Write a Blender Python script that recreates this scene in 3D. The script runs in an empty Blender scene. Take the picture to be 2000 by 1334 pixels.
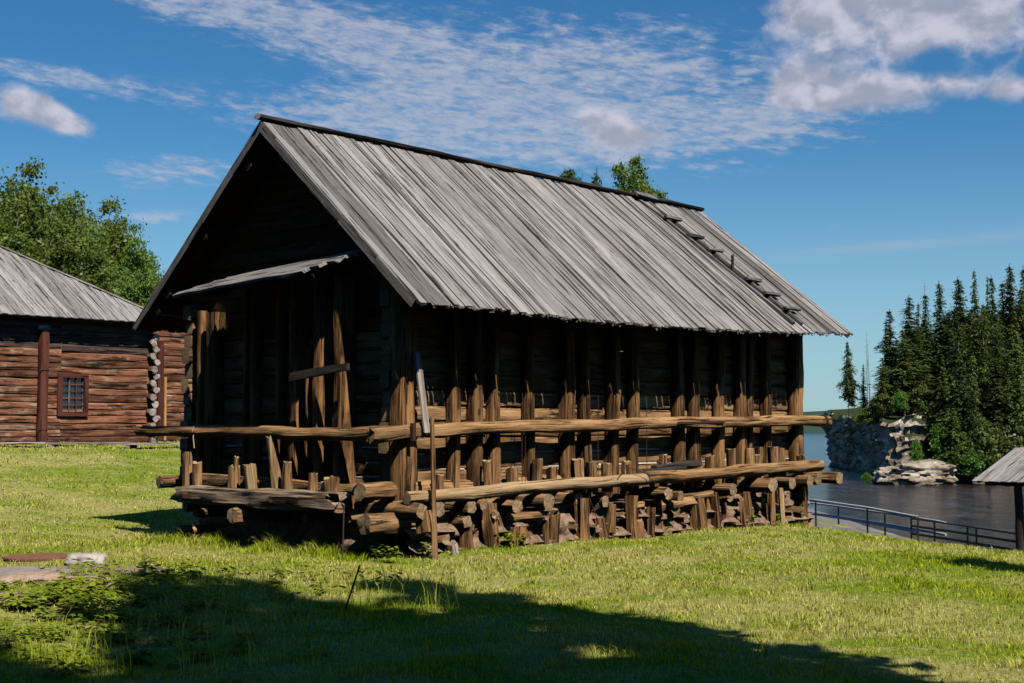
import bpy, math, random
import numpy as np
from mathutils import Vector, Matrix, noise as mnoise

sc = bpy.context.scene
R = math.radians
# ------------------------------------------------------------------ camera
F_PX = 2740.8
cam_d = bpy.data.cameras.new('camera')
cam = bpy.data.objects.new('camera', cam_d)
sc.collection.objects.link(cam)
cam_d.sensor_width = 36.0
cam_d.lens = 36.0 * F_PX / 2000.0
cam_d.clip_start = 0.1
cam_d.clip_end = 9000
cam.location = (0, 0, 1.75)
cam.rotation_euler = (R(90) + 0.0607, 0, 0)
sc.camera = cam

# ------------------------------------------------------------------ sun, sky, exposure
SUN = Vector((0.534, -0.890, 1.33)).normalized()        # direction towards the sun
sun_el = math.asin(SUN.z)
sun_d = bpy.data.lights.new('sun', 'SUN')
sun_d.energy = 5.0
sun_d.angle = R(0.55)
sun_d.color = (1.0, 0.93, 0.83)
sun = bpy.data.objects.new('sun', sun_d)
sc.collection.objects.link(sun)
sun.rotation_euler = SUN.to_track_quat('Z', 'Y').to_euler()
sun.location = (10, -20, 30)
sc.view_settings.view_transform = 'Standard'
sc.view_settings.look = 'None'
sc.view_settings.exposure = 0.3
sc.view_settings.gamma = 1.0
sc.view_settings.use_curve_mapping = False
sc.cycles.max_bounces = 6
sc.cycles.diffuse_bounces = 0
sc.cycles.transparent_max_bounces = 8
sc.cycles.use_denoising = True
sc.cycles.sample_clamp_indirect = 4


class NT:
    """small helper for writing node trees"""
    def __init__(s, tree):
        s.t = tree; s.n = tree.nodes; s.l = tree.links
        s.n.clear()
    def node(s, typ, **kw):
        n = s.n.new(typ)
        for k, v in kw.items(): setattr(n, k, v)
        return n
    def put(s, sock, v):
        if isinstance(v, bpy.types.NodeSocket): s.l.new(v, sock)
        elif v is not None:
            if sock.type == 'RGBA' and hasattr(v, '__len__') and len(v) == 3: v = (*v, 1)
            sock.default_value = v
    def math(s, op, a, b=None, c=None, clamp=False):
        n = s.node('ShaderNodeMath', operation=op, use_clamp=clamp)
        s.put(n.inputs[0], a); s.put(n.inputs[1], b); s.put(n.inputs[2], c)
        return n.outputs[0]
    def vmul(s, v, sc_):
        n = s.node('ShaderNodeVectorMath', operation='MULTIPLY')
        s.put(n.inputs[0], v); s.put(n.inputs[1], sc_); return n.outputs[0]
    def vadd(s, v, w):
        n = s.node('ShaderNodeVectorMath', operation='ADD')
        s.put(n.inputs[0], v); s.put(n.inputs[1], w); return n.outputs[0]
    def noise(s, vec, scale, detail=4, rough=0.55, dist=0.0, out=0):
        n = s.node('ShaderNodeTexNoise')
        s.put(n.inputs['Vector'], vec); s.put(n.inputs['Scale'], scale)
        n.inputs['Detail'].default_value = detail; n.inputs['Roughness'].default_value = rough
        n.inputs['Distortion'].default_value = dist
        return n.outputs[out]
    def ramp(s, fac, stops, interp='LINEAR'):
        n = s.node('ShaderNodeValToRGB'); cr = n.color_ramp; cr.interpolation = interp
        while len(cr.elements) < len(stops): cr.elements.new(0.5)
        for e, (p, c) in zip(cr.elements, stops):
            e.position = p; e.color = (*c, 1) if len(c) == 3 else c
        s.put(n.inputs[0], fac); return n.outputs[0]
    def mix(s, fac, a, b, mode='MIX'):
        n = s.node('ShaderNodeMix', data_type='RGBA', blend_type=mode)
        s.put(n.inputs[0], fac)
        for i, v in ((6, a), (7, b)):
            if not isinstance(v, bpy.types.NodeSocket): v = (*v, 1) if len(v) == 3 else v
            s.put(n.inputs[i], v)
        return n.outputs[2]
    def smooth(s, x, a, b):
        n = s.node('ShaderNodeMapRange', interpolation_type='SMOOTHSTEP')
        s.put(n.inputs[0], x); n.inputs[1].default_value = a; n.inputs[2].default_value = b
        return n.outputs[0]
    def comb(s, x, y, z=0.0):
        n = s.node('ShaderNodeCombineXYZ')
        s.put(n.inputs[0], x); s.put(n.inputs[1], y); s.put(n.inputs[2], z); return n.outputs[0]


def build_world():
    w = bpy.data.worlds.new('World'); sc.world = w; w.use_nodes = True
    t = NT(w.node_tree)
    out = t.node('ShaderNodeOutputWorld')
    sky = t.node('ShaderNodeTexSky', sky_type='NISHITA')
    sky.sun_disc = False
    sky.sun_elevation = sun_el
    sky.sun_rotation = math.atan2(SUN.x, SUN.y)
    sky.altitude = 100; sky.air_density = 1.0; sky.dust_density = 0.3; sky.ozone_density = 1.6
    hs = t.node('ShaderNodeHueSaturation')
    hs.inputs['Saturation'].default_value = 1.25
    hs.inputs['Value'].default_value = 1.0
    t.l.new(sky.outputs[0], hs.inputs['Color'])
    skyc = hs.outputs[0]
    skyc = t.mix(1.0, skyc, (0.66, 1.20, 1.46), 'MULTIPLY')
    tc = t.node('ShaderNodeTexCoord')
    sep = t.node('ShaderNodeSeparateXYZ'); t.l.new(tc.outputs['Generated'], sep.inputs[0])
    x, y, z = sep.outputs
    az = t.math('ARCTAN2', x, y)
    el = t.math('ARCSINE', z)
    # in degrees
    az = t.math('MULTIPLY', az, 57.2958); el = t.math('MULTIPLY', el, 57.2958)

    # paler, milkier air just over the horizon
    skyc = t.mix(t.math('MULTIPLY', t.smooth(el, 13.0, -1.0), 0.55), skyc, (7.0, 9.6, 12.0))

    def blob(ca, ce, ra, re, rot=0.0):
        a = t.math('SUBTRACT', az, ca); e = t.math('SUBTRACT', el, ce)
        c, s_ = math.cos(R(rot)), math.sin(R(rot))
        a2 = t.math('ADD', t.math('MULTIPLY', a, c / ra), t.math('MULTIPLY', e, s_ / ra))
        e2 = t.math('ADD', t.math('MULTIPLY', a, -s_ / re), t.math('MULTIPLY', e, c / re))
        d = t.math('ADD', t.math('MULTIPLY', a2, a2), t.math('MULTIPLY', e2, e2))
        return t.math('POWER', 2.71828, t.math('MULTIPLY', d, -1.0))
    def total(items, f=t):
        r = items[0]
        for i in items[1:]: r = f.math('ADD', r, i)
        return r
    # px -> az = atan((x-1000)/2741), el = 3.48 + atan((667-y)/2741)
    def A(px): return math.degrees(math.atan((px - 1000) / 2741))
    def E(py): return 3.48 + math.degrees(math.atan((667 - py) / 2741))
    # ---- thin high cloud
    veil = total([blob(A(650), E(70), 6.0, 1.2, -13), blob(A(900), E(170), 5.5, 2.2, -12),
                  blob(A(1250), E(130), 6.0, 1.9, -8), blob(A(760), E(250), 7.5, 1.2, -5),
                  blob(A(1150), E(265), 6.0, 1.3, -7), blob(A(330), E(350), 2.6, 0.7, 3), 
                  blob(A(100), E(185), 4.0, 0.45, -6), blob(A(360), E(30), 4.5, 0.8, -8),
                  blob(A(300), E(435), 1.5, 0.3, 0), blob(A(1500), E(250), 4.0, 0.9, -5)])
    v2 = t.comb(az, t.math('MULTIPLY', el, 1.9), 0.0)
    rot = t.node('ShaderNodeMapping'); rot.inputs['Rotation'].default_value = (0, 0, R(14))
    t.l.new(v2, rot.inputs[0])
    puff = t.noise(t.vmul(rot.outputs[0], (0.55, 1.0, 1.0)), 1.5, 8, 0.64, 0.25)
    st = t.vmul(rot.outputs[0], (0.28, 1.0, 1.0))
    streak = t.noise(st, 0.55, 5, 0.6, 0.6)
    n1 = t.math('ADD', t.math('MULTIPLY', puff, 0.95), t.math('MULTIPLY', streak, 0.45))
    m1 = t.smooth(t.math('ADD', n1, t.math('MULTIPLY', t.math('MINIMUM', veil, 1.3), 0.36)), 0.78, 1.20)
    fine = t.noise(t.vmul(rot.outputs[0], (0.5, 1.0, 1.0)), 4.0, 7, 0.64, 0.2)
    tex = t.smooth(t.math('ADD', t.math('MULTIPLY', puff, 0.6), t.math('MULTIPLY', fine, 0.4)), 0.36, 0.62)
    m1 = t.math('MULTIPLY', m1, t.math('ADD', t.math('MULTIPLY', tex, 0.62), 0.42))
    m1 = t.math('MULTIPLY', m1, t.smooth(veil, 0.04, 0.5))
    # ---- cumulus
    cum = total([blob(A(1600), E(50), 2.4, 1.25), blob(A(1790), E(20), 4.2, 1.1, -3), blob(A(1800), E(95), 2.6, 1.0, 20),
                 blob(A(1570), E(165), 1.5, 1.0, 20), blob(A(1620), E(200), 2.4, 0.75), blob(A(1800), E(205), 2.8, 0.65, 4),
                 blob(A(1960), E(90), 1.6, 1.4), blob(A(1985), E(215), 1.2, 0.5),
                 blob(A(30), E(240), 2.0, 0.85, -15), blob(A(110), E(262), 1.2, 0.45, -20),
                 blob(A(1170), E(235), 1.3, 0.75), blob(A(1240), E(275), 1.6, 0.75), 
                 t.math('MULTIPLY', blob(A(1550), E(400), 0.7, 0.4), 0.55)])
    v3 = t.comb(az, t.math('MULTIPLY', el, 1.35), 3.0)
    cn = t.noise(v3, 0.62, 6, 0.55, 0.25)
    cd = t.math('ADD', t.math('MULTIPLY', t.math('MINIMUM', cum, 1.2), 0.55), t.math('MULTIPLY', t.math('SUBTRACT', cn, 0.5), 0.9))
    m2 = t.smooth(cd, 0.17, 0.60)
    # lit from the upper left behind the camera: thicker parts greyer below
    cn_up = t.noise(t.vadd(v3, (0.25, 0.75, 0.0)), 0.62, 4, 0.5, 0.25)
    shade = t.smooth(t.math('ADD', t.math('SUBTRACT', cn, cn_up), t.math('MULTIPLY', cd, -0.12)), -0.20, 0.14)
    c2 = t.mix(shade, (5.6, 6.1, 7.8), (9.6, 9.6, 11.2))
    # ---- far streak low on the right
    stk = total([blob(A(1830), E(488), 5.5, 0.22, 3.2), t.math('MULTIPLY', blob(A(1500), E(760), 8.0, 0.3), 0.3)])
    m3 = t.math('MULTIPLY', t.math('MULTIPLY', stk, t.smooth(streak, 0.2, 0.8)), 0.55)
    col = t.mix(t.math('MULTIPLY', m1, 0.72), skyc, (8.0, 8.4, 9.8))
    col = t.mix(m3, col, (7.0, 7.8, 9.0))
    col = t.mix(t.math('MULTIPLY', m2, 0.93), col, c2)
    bg = t.node('ShaderNodeBackground'); bg.inputs[1].default_value = 0.05
    t.l.new(col, bg.inputs[0]); t.l.new(bg.outputs[0], out.inputs[0])
build_world()

# ------------------------------------------------------------------ object bookkeeping
def link(o, parent=None):
    sc.collection.objects.link(o)
    if parent is not None: o.parent = parent
    return o
def tag(o, label=None, cat=None, group=None, kind=None):
    for k, v in (('label', label), ('category', cat), ('group', group), ('kind', kind)):
        if v: o[k] = v
    return o
def empty(name, loc=(0, 0, 0), rz=0.0):
    o = bpy.data.objects.new(name, None); link(o)
    o.location = loc; o.rotation_euler = (0, 0, rz); o.empty_display_size = 0.3
    return o
def copy_tree(o, parent=None):
    c = o.copy(); sc.collection.objects.link(c); c.parent = parent
    for ch in list(o.children): copy_tree(ch, c)
    return c

class MB:
    """collects geometry; every face has uv, material slot and a tint value"""
    def __init__(s):
        s.v = []; s.f = []; s.uv = []; s.m = []; s.t = []
    def face(s, idx, uvs, mat=0, tint=0.5):
        s.f.append(tuple(idx)); s.uv.extend(uvs); s.m.append(mat); s.t.append(tint)
    def quad(s, pts, mat=0, tint=0.5, uvs=None):
        b = len(s.v); s.v.extend([tuple(p) for p in pts])
        n = len(pts)
        s.face(range(b, b + n), uvs or [(0, 0), (1, 0), (1, 1), (0, 1)][:n], mat, tint)
    def build(s, name, mats, parent=None, smooth=False, sharp=None):
        me = bpy.data.meshes.new(name)
        me.from_pydata(s.v, [], s.f)
        if not isinstance(mats, (list, tuple)): mats = [mats]
        for m in mats: me.materials.append(m)
        uvl = me.uv_layers.new(name='UVMap')
        uvl.data.foreach_set('uv', np.array(s.uv, dtype=np.float32).ravel())
        me.polygons.foreach_set('material_index', np.array(s.m, dtype=np.int32))
        at = me.attributes.new('tint', 'FLOAT', 'FACE')
        at.data.foreach_set('value', np.array(s.t, dtype=np.float32))
        if smooth: me.polygons.foreach_set('use_smooth', np.ones(len(s.f), dtype=bool))
        me.update()
        if smooth and sharp: me.set_sharp_from_angle(angle=R(sharp))
        return link(bpy.data.objects.new(name, me), parent)

rng = random.Random(7)

def log(mb, p0, p1, r, r1=None, sq=2.0, n=10, seg=0.3, wob=0.01, rough=0.05, w=1.0, h=1.0,
        up=(0, 0, 1), rag=0.0, tint=None, mat=0, emat=1, bend=0.0, caps=(True, True)):
    """a timber between two points: superellipse section (sq 2 round, 5 hewn square), w/h scale its sides"""
    p0 = Vector(p0); p1 = Vector(p1); r1 = r if r1 is None else r1
    d = (p1 - p0); L = d.length; d.normalize()
    upv = Vector(up)
    if abs(d.dot(upv)) > 0.95: upv = Vector((1, 0, 0)) if abs(d.x) < 0.9 else Vector((0, 1, 0))
    sd = d.cross(upv).normalized(); uv_ = sd.cross(d).normalized()
    k = max(1, int(L / seg))
    tint = rng.random() if tint is None else tint
    u0 = rng.random() * 50; v0 = rng.random() * 50
    ph = [rng.random() * 6.28 for _ in range(8)]
    gro = [1 - rough * (rng.random() ** 2) for _ in range(n)]
    b = len(mb.v)
    off0 = [rng.uniform(-rag, rag) for _ in range(n)]; off1 = [rng.uniform(-rag, rag) for _ in range(n)]
    per = 2 * math.pi * r
    for i in range(k + 1):
        t = i / k; s = t * L
        cx = wob * (math.sin(s * 2.1 + ph[0]) + 0.5 * math.sin(s * 5.3 + ph[1]))
        cz = wob * (math.sin(s * 1.7 + ph[2]) + 0.5 * math.sin(s * 4.9 + ph[3])) - bend * math.sin(math.pi * t)
        rr = (r + (r1 - r) * t) * (1 + rough * 0.6 * math.sin(s * 3.1 + ph[4]) + rough * 0.4 * math.sin(s * 7.7 + ph[5]))
        for j in range(n):
            a = (j + 0.5) / n * 2 * math.pi
            ca, sa = math.cos(a), math.sin(a)
            e = 2.0 / sq
            x = math.copysign(abs(ca) ** e, ca) * w; z = math.copysign(abs(sa) ** e, sa) * h
            q = rr * gro[j] * (1 + rough * 0.7 * math.sin(j * 2.4 + s * 2.9 + ph[6]))
            off = 0.0
            if i == 0: off = off0[j]
            elif i == k: off = off1[j]
            P = p0 + d * (s + off) + sd * (x * q + cx) + uv_ * (z * q + cz)
            mb.v.append((P.x, P.y, P.z))
    for i in range(k):
        for j in range(n):
            j2 = (j + 1) % n
            ids = (b + i * n + j, b + i * n + j2, b + (i + 1) * n + j2, b + (i + 1) * n + j)
            ua, ub = u0 + i / k * L, u0 + (i + 1) / k * L
            va, vb = v0 + j / n * per, v0 + (j + 1) / n * per
            mb.face(ids, [(ua, va), (ua, vb), (ub, vb), (ub, va)], mat, tint)
    for end, dirn in ((0, -1), (k, 1)):
        if not caps[0 if end == 0 else 1]: continue
        ring = [b + end * n + j for j in range(n)]
        c = Vector((0, 0, 0))
        for q in ring: c += Vector(mb.v[q])
        c /= n
        ci = len(mb.v); mb.v.append(tuple(c + d * dirn * 0.004))
        for j in range(n):
            j2 = (j + 1) % n
            def cu(q):
                dv = Vector(mb.v[q]) - c; return (dv.dot(sd), dv.dot(uv_))
            tri = (ring[j], ring[j2], ci) if dirn > 0 else (ring[j2], ring[j], ci)
            mb.face(tri, [cu(tri[0]), cu(tri[1]), (0, 0)], emat, tint)

def board(mb, p0, p1, width, thick, nrm=(0, 0, 1), seg=0.5, jit=0.004, tint=None, mat=0, taper=1.0, rag=0.0, emat=None):
    """flat plank from p0 to p1; nrm is its face normal"""
    p0 = Vector(p0); p1 = Vector(p1); d = p1 - p0; L = d.length; d.normalize()
    nn = Vector(nrm); nn = (nn - d * nn.dot(d)).normalized(); sd = d.cross(nn).normalized()
    k = max(1, int(L / seg)); tint = rng.random() if tint is None else tint
    u0 = rng.random() * 50; v0 = rng.random() * 50
    emat = mat if emat is None else emat
    b = len(mb.v)
    sag = [rng.uniform(-jit, jit) for _ in range(k + 1)]
    for i in range(k + 1):
        t = i / k; ww = width * (1 + (taper - 1) * t) * 0.5
        for (a, c) in ((-1, -1), (1, -1), (1, 1), (-1, 1)):
            off = rng.uniform(-rag, rag) if i in (0, k) else 0
            P = p0 + d * (t * L + off) + sd * (a * (ww + rng.uniform(-jit, jit) * .6)) + nn * (c * thick * 0.5 + sag[i])
            mb.v.append((P.x, P.y, P.z))
    for i in range(k):
        ua, ub = u0 + i / k * L, u0 + (i + 1) / k * L
        vv = [v0, v0 + width, v0 + width + thick, v0 + 2 * width + thick, v0 + 2 * width + 2 * thick]
        for j in range(4):
            j2 = (j + 1) % 4
            mb.face((b + i * 4 + j, b + i * 4 + j2, b + (i + 1) * 4 + j2, b + (i + 1) * 4 + j),
                    [(ua, vv[j]), (ua, vv[j + 1]), (ub, vv[j + 1]), (ub, vv[j])], mat, tint)
    mb.face((b + 3, b + 2, b + 1, b), [(u0, v0)] * 4 if False else [(u0, v0), (u0, v0 + width), (u0 + thick, v0 + width), (u0 + thick, v0)], emat, tint)
    e = b + k * 4
    mb.face((e, e + 1, e + 2, e + 3), [(u0, v0), (u0, v0 + width), (u0 + thick, v0 + width), (u0 + thick, v0)], emat, tint)

def one(fn, name, mats, parent, *a, smooth=True, **k):
    mb = MB(); fn(mb, *a, **k)
    return mb.build(name, mats, parent, smooth=smooth, sharp=38)

# ------------------------------------------------------------------ materials
def mat_new(name):
    m = bpy.data.materials.new(name); m.use_nodes = True
    return m, NT(m.node_tree)
def finish(t, col, rough=0.85, bump=None, bstr=0.4, bdist=0.01, spec=0.25, extra=None):
    p = t.node('ShaderNodeBsdfPrincipled'); o = t.node('ShaderNodeOutputMaterial')
    t.put(p.inputs['Base Color'], col); t.put(p.inputs['Roughness'], rough)
    p.inputs['Specular IOR Level'].default_value = spec
    if bump is not None:
        b = t.node('ShaderNodeBump'); b.inputs['Strength'].default_value = bstr
        b.inputs['Distance'].default_value = bdist
        t.put(b.inputs['Height'], bump); t.l.new(b.outputs[0], p.inputs['Normal'])
    t.l.new(p.outputs[0], o.inputs[0])
    return p
def tint_of(t):
    a = t.node('ShaderNodeAttribute', attribute_name='tint'); return a.outputs['Fac']

def wood(name, a, b, dark, silver=None, silver_amt=0.0, crack=0.5, bstr=0.6, var=0.5, stain=None, contrast=1.0):
    """weathered timber; UV u runs along the grain in metres"""
    m, t = mat_new(name)
    uv = t.node('ShaderNodeUVMap').outputs[0]
    ti = tint_of(t)
    fine = t.noise(t.vmul(uv, (1.6, 38, 1)), 1.0, 6, 0.68, 0.4)
    wide = t.noise(t.vmul(uv, (0.8, 9, 1)), 1.0, 5, 0.65, 0.6)
    patch = t.noise(t.vmul(uv, (1.6, 3.5, 1)), 1.0, 3, 0.5, 0.5)
    f = t.math('ADD', t.math('MULTIPLY', wide, 0.55 * contrast), t.math('MULTIPLY', fine, 0.45))
    base = t.ramp(f, [(0.40, b), (0.57, a)])
    if silver is not None:
        sm = t.smooth(t.math('ADD', patch, t.math('MULTIPLY', fine, 0.5)), 1.08 - silver_amt, 1.25 - silver_amt * 0.8)
        base = t.mix(sm, base, silver)
    if stain is not None:
        sm = t.smooth(t.noise(t.vmul(uv, (0.7, 2.3, 1)), 1.7, 4, 0.6), 0.52, 0.68)
        base = t.mix(t.math('MULTIPLY', sm, 0.85), base, stain)
    ck = t.noise(t.vmul(uv, (0.6, 17, 1)), 1.0, 5, 0.66, 0.4)
    cm = t.smooth(ck, 0.46 - 0.10 * (1 - crack), 0.40 - 0.10 * (1 - crack))
    base = t.mix(t.math('MULTIPLY', cm, 0.9), base, dark)
    # knots
    vor = t.node('ShaderNodeTexVoronoi'); t.put(vor.inputs['Vector'], t.vmul(uv, (1.3, 5.0, 1))); vor.inputs['Scale'].default_value = 1.0
    kn = t.smooth(vor.outputs['Distance'], 0.10, 0.04)
    base = t.mix(t.math('MULTIPLY', kn, 0.75), base, dark)
    val = t.math('ADD', t.math('MULTIPLY', ti, var), 1.0 - var * 0.5)
    hs = t.node('ShaderNodeHueSaturation'); t.l.new(base, hs.inputs['Color']); t.put(hs.inputs['Value'], val)
    bmp = t.math('SUBTRACT', t.math('ADD', t.math('MULTIPLY', fine, 0.5), t.math('MULTIPLY', wide, 0.6)), t.math('MULTIPLY', cm, 0.9))
    finish(t, hs.outputs[0], 0.9, bmp, min(1.0, bstr), 0.03, 0.12)
    return m

def endgrain(name, a, b, dark):
    m, t = mat_new(name)
    uv = t.node('ShaderNodeUVMap').outputs[0]
    vm = t.node('ShaderNodeVectorMath', operation='LENGTH'); t.put(vm.inputs[0], t.vadd(uv, (0.012, 0.008, 0)))
    dist = t.noise(uv, 14, 3, 0.5)
    r = t.math('ADD', t.math('MULTIPLY', vm.outputs['Value'], 520), t.math('MULTIPLY', dist, 9))
    rings = t.math('SINE', r)
    base = t.mix(t.smooth(t.math('ADD', t.math('MULTIPLY', rings, 0.12), t.noise(uv, 16, 5, 0.7)), .38, .62), b, a)
    sep = t.node('ShaderNodeSeparateXYZ'); t.put(sep.inputs[0], uv)
    ang = t.math('ARCTAN2', sep.outputs[1], sep.outputs[0])
    cr = t.noise(t.comb(t.math('MULTIPLY', ang, 2.2), t.math('MULTIPLY', vm.outputs['Value'], 3), 0), 2.2, 3, 0.6)
    cm = t.smooth(cr, 0.44, 0.38)
    base = t.mix(cm, base, dark)
    ti = tint_of(t)
    hs = t.node('ShaderNodeHueSaturation'); t.l.new(base, hs.inputs['Color'])
    t.put(hs.inputs['Value'], t.math('ADD', t.math('MULTIPLY', ti, 0.5), 0.7))
    finish(t, hs.outputs[0], 0.9, t.math('SUBTRACT', t.math('MULTIPLY', rings, 0.1), cm), 0.5, 0.01, 0.1)
    return m

M = {}
M['timber'] = wood('barn_timber', (0.36, 0.215, 0.10), (0.13, 0.065, 0.028), (0.015, 0.008, 0.005), (0.36, 0.29, 0.20), 0.16, 0.8, 1.2, 0.6, (0.075, 0.036, 0.018))
M['post'] = wood('post_timber', (0.30, 0.16, 0.066), (0.040, 0.019, 0.009), (0.006, 0.003, 0.002), (0.27, 0.20, 0.13), 0.06, 0.9, 1.3, 0.7, (0.050, 0.024, 0.013))
M['rail'] = wood('rail_timber', (0.38, 0.225, 0.10), (0.16, 0.08, 0.033), (0.018, 0.009, 0.005), (0.36, 0.29, 0.20), 0.20, 0.75, 1.1, 0.3, (0.060, 0.028, 0.014))
M['pale'] = wood('pale_timber', (0.45, 0.32, 0.175), (0.24, 0.14, 0.066), (0.03, 0.017, 0.01), (0.42, 0.35, 0.26), 0.2, 0.6, 1.0, 0.35)
M['rot'] = wood('rotten_timber', (0.27, 0.205, 0.14), (0.10, 0.066, 0.042), (0.012, 0.009, 0.007), (0.38, 0.34, 0.28), 0.22, 1.15, 1.6, 0.4, (0.15, 0.08, 0.035))
M['upper'] = wood('shade_dark_log', (0.085, 0.046, 0.018), (0.022, 0.011, 0.006), (0.004, 0.0025, 0.002), None, 0, 0.9, 1.2, 0.8, (0.014, 0.008, 0.005))  # dark brown wood, darkened further to carry the shade under the roof
M['shingle'] = wood('roof_plank', (0.272, 0.252, 0.238), (0.180, 0.162, 0.150), (0.024, 0.019, 0.016), (0.34, 0.325, 0.305), 0.14, 0.82, 1.5, 0.55, None, 1.15)
M['soffit'] = wood('roof_lining', (0.60, 0.22, 0.06), (0.28, 0.085, 0.025), (0.015, 0.006, 0.004), None, 0, 0.6, 0.6, 0.7)  # brown lining made more orange to stand in for warm bounced light
M['verge'] = wood('verge_board', (0.20, 0.187, 0.18), (0.09, 0.08, 0.078), (0.014, 0.011, 0.010), (0.28, 0.27, 0.26), 0.15, 0.9, 1.2, 0.3)
M['char'] = wood('charred_timber', (0.055, 0.043, 0.038), (0.02, 0.016, 0.014), (0.004, 0.003, 0.003), None, 0, 0.8, 1.2, 0.3)
M['silver'] = wood('silver_timber', (0.42, 0.38, 0.33), (0.20, 0.165, 0.13), (0.02, 0.015, 0.012), (0.52, 0.49, 0.45), 0.25, 0.8, 1.0, 0.3)
M['redlog'] = wood('red_log', (0.26, 0.110, 0.058), (0.095, 0.034, 0.019), (0.008, 0.005, 0.004), (0.36, 0.265, 0.175), 0.32, 0.85, 1.3, 0.9, (0.05, 0.022, 0.015))
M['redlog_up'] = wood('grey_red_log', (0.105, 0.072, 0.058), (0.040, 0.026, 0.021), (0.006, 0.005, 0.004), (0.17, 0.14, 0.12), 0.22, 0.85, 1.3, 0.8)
M['redtrim'] = wood('red_trim', (0.12, 0.045, 0.030), (0.065, 0.02, 0.014), (0.01, 0.004, 0.003), (0.2, 0.1, 0.07), 0.1, 0.6, 0.8, 0.4)
M['yellow'] = wood('yellow_board', (0.52, 0.29, 0.10), (0.36, 0.18, 0.06), (0.1, 0.05, 0.02), None, 0, 0.2, 0.4, 0.3)
M['end'] = endgrain('end_grain', (0.40, 0.29, 0.165), (0.20, 0.13, 0.07), (0.025, 0.015, 0.01))
M['end_grey'] = endgrain('end_grain_grey', (0.44, 0.40, 0.35), (0.26, 0.23, 0.20), (0.03, 0.024, 0.02))

def simple(name, c1, c2, scale=8.0, rough=0.8, bstr=0.5, bdist=0.02, spec=0.3, metallic=0.0, detail=6):
    m, t = mat_new(name)
    tc = t.node('ShaderNodeTexCoord').outputs['Object']
    n = t.noise(tc, scale, detail, 0.62, 0.2)
    n2 = t.noise(tc, scale * 4.7, 4, 0.6)
    col = t.ramp(t.math('ADD', t.math('MULTIPLY', n, 0.7), t.math('MULTIPLY', n2, 0.3)), [(0.35, c1), (0.65, c2)])
    p = finish(t, col, rough, t.math('ADD', n, t.math('MULTIPLY', n2, 0.4)), bstr, bdist, spec)
    p.inputs['Metallic'].default_value = metallic
    return m
M['earth'] = simple('crumbling_earth', (0.10, 0.055, 0.032), (0.40, 0.27, 0.18), 9, 0.95, 1.0, 0.05, 0.1)
M['caulk'] = simple('pale_caulk', (0.38, 0.34, 0.28), (0.62, 0.58, 0.52), 20, 0.95, 0.6, 0.01, 0.1)
M['iron'] = simple('rusty_iron', (0.025, 0.016, 0.013), (0.10, 0.045, 0.028), 30, 0.7, 0.4, 0.003, 0.4, 0.5)
M['black'] = simple('black_metal', (0.006, 0.006, 0.007), (0.016, 0.015, 0.016), 20, 0.5, 0.2, 0.003, 0.4)
M['twine'] = simple('twine', (0.35, 0.26, 0.14), (0.5, 0.4, 0.25), 60, 0.9, 0.3, 0.003, 0.1)
M['moss'] = simple('lichen', (0.045, 0.042, 0.020), (0.21, 0.21, 0.15), 25, 0.95, 0.8, 0.01, 0.1)
M['bark'] = simple('tree_bark', (0.045, 0.035, 0.028), (0.16, 0.13, 0.11), 6, 0.9, 0.8, 0.03, 0.1)
M['deadwood'] = simple('dead_bark', (0.14, 0.12, 0.11), (0.30, 0.27, 0.25), 5, 0.9, 0.6, 0.03, 0.1)
M['greyrail'] = simple('galvanised_rail', (0.30, 0.30, 0.30), (0.42, 0.42, 0.41), 4, 0.6, 0.1, 0.003, 0.3)
M['shedpost'] = simple('dark_post', (0.02, 0.015, 0.012), (0.055, 0.042, 0.034), 12, 0.85, 0.6, 0.01, 0.15)
M['rust'] = simple('rusty_plate', (0.14, 0.055, 0.035), (0.24, 0.10, 0.065), 9, 0.8, 0.4, 0.01, 0.2)
M['stone'] = simple('pale_stone', (0.26, 0.235, 0.205), (0.50, 0.46, 0.41), 7, 0.9, 0.8, 0.03, 0.15)
M['pinkstone'] = simple('pinkish_stone', (0.24, 0.16, 0.11), (0.46, 0.33, 0.24), 8, 0.9, 0.9, 0.03, 0.15)
M['slab'] = simple('weathered_slab', (0.19, 0.155, 0.14), (0.31, 0.26, 0.24), 6, 0.9, 0.6, 0.02, 0.15)

def glass():
    m, t = mat_new('window_glass')
    p = finish(t, (0.02, 0.03, 0.045), 0.04, t.noise(t.node('ShaderNodeTexCoord').outputs['Object'], 3, 2), 0.08, 0.02, 0.6)
    return m
M['glass'] = glass()

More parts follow.
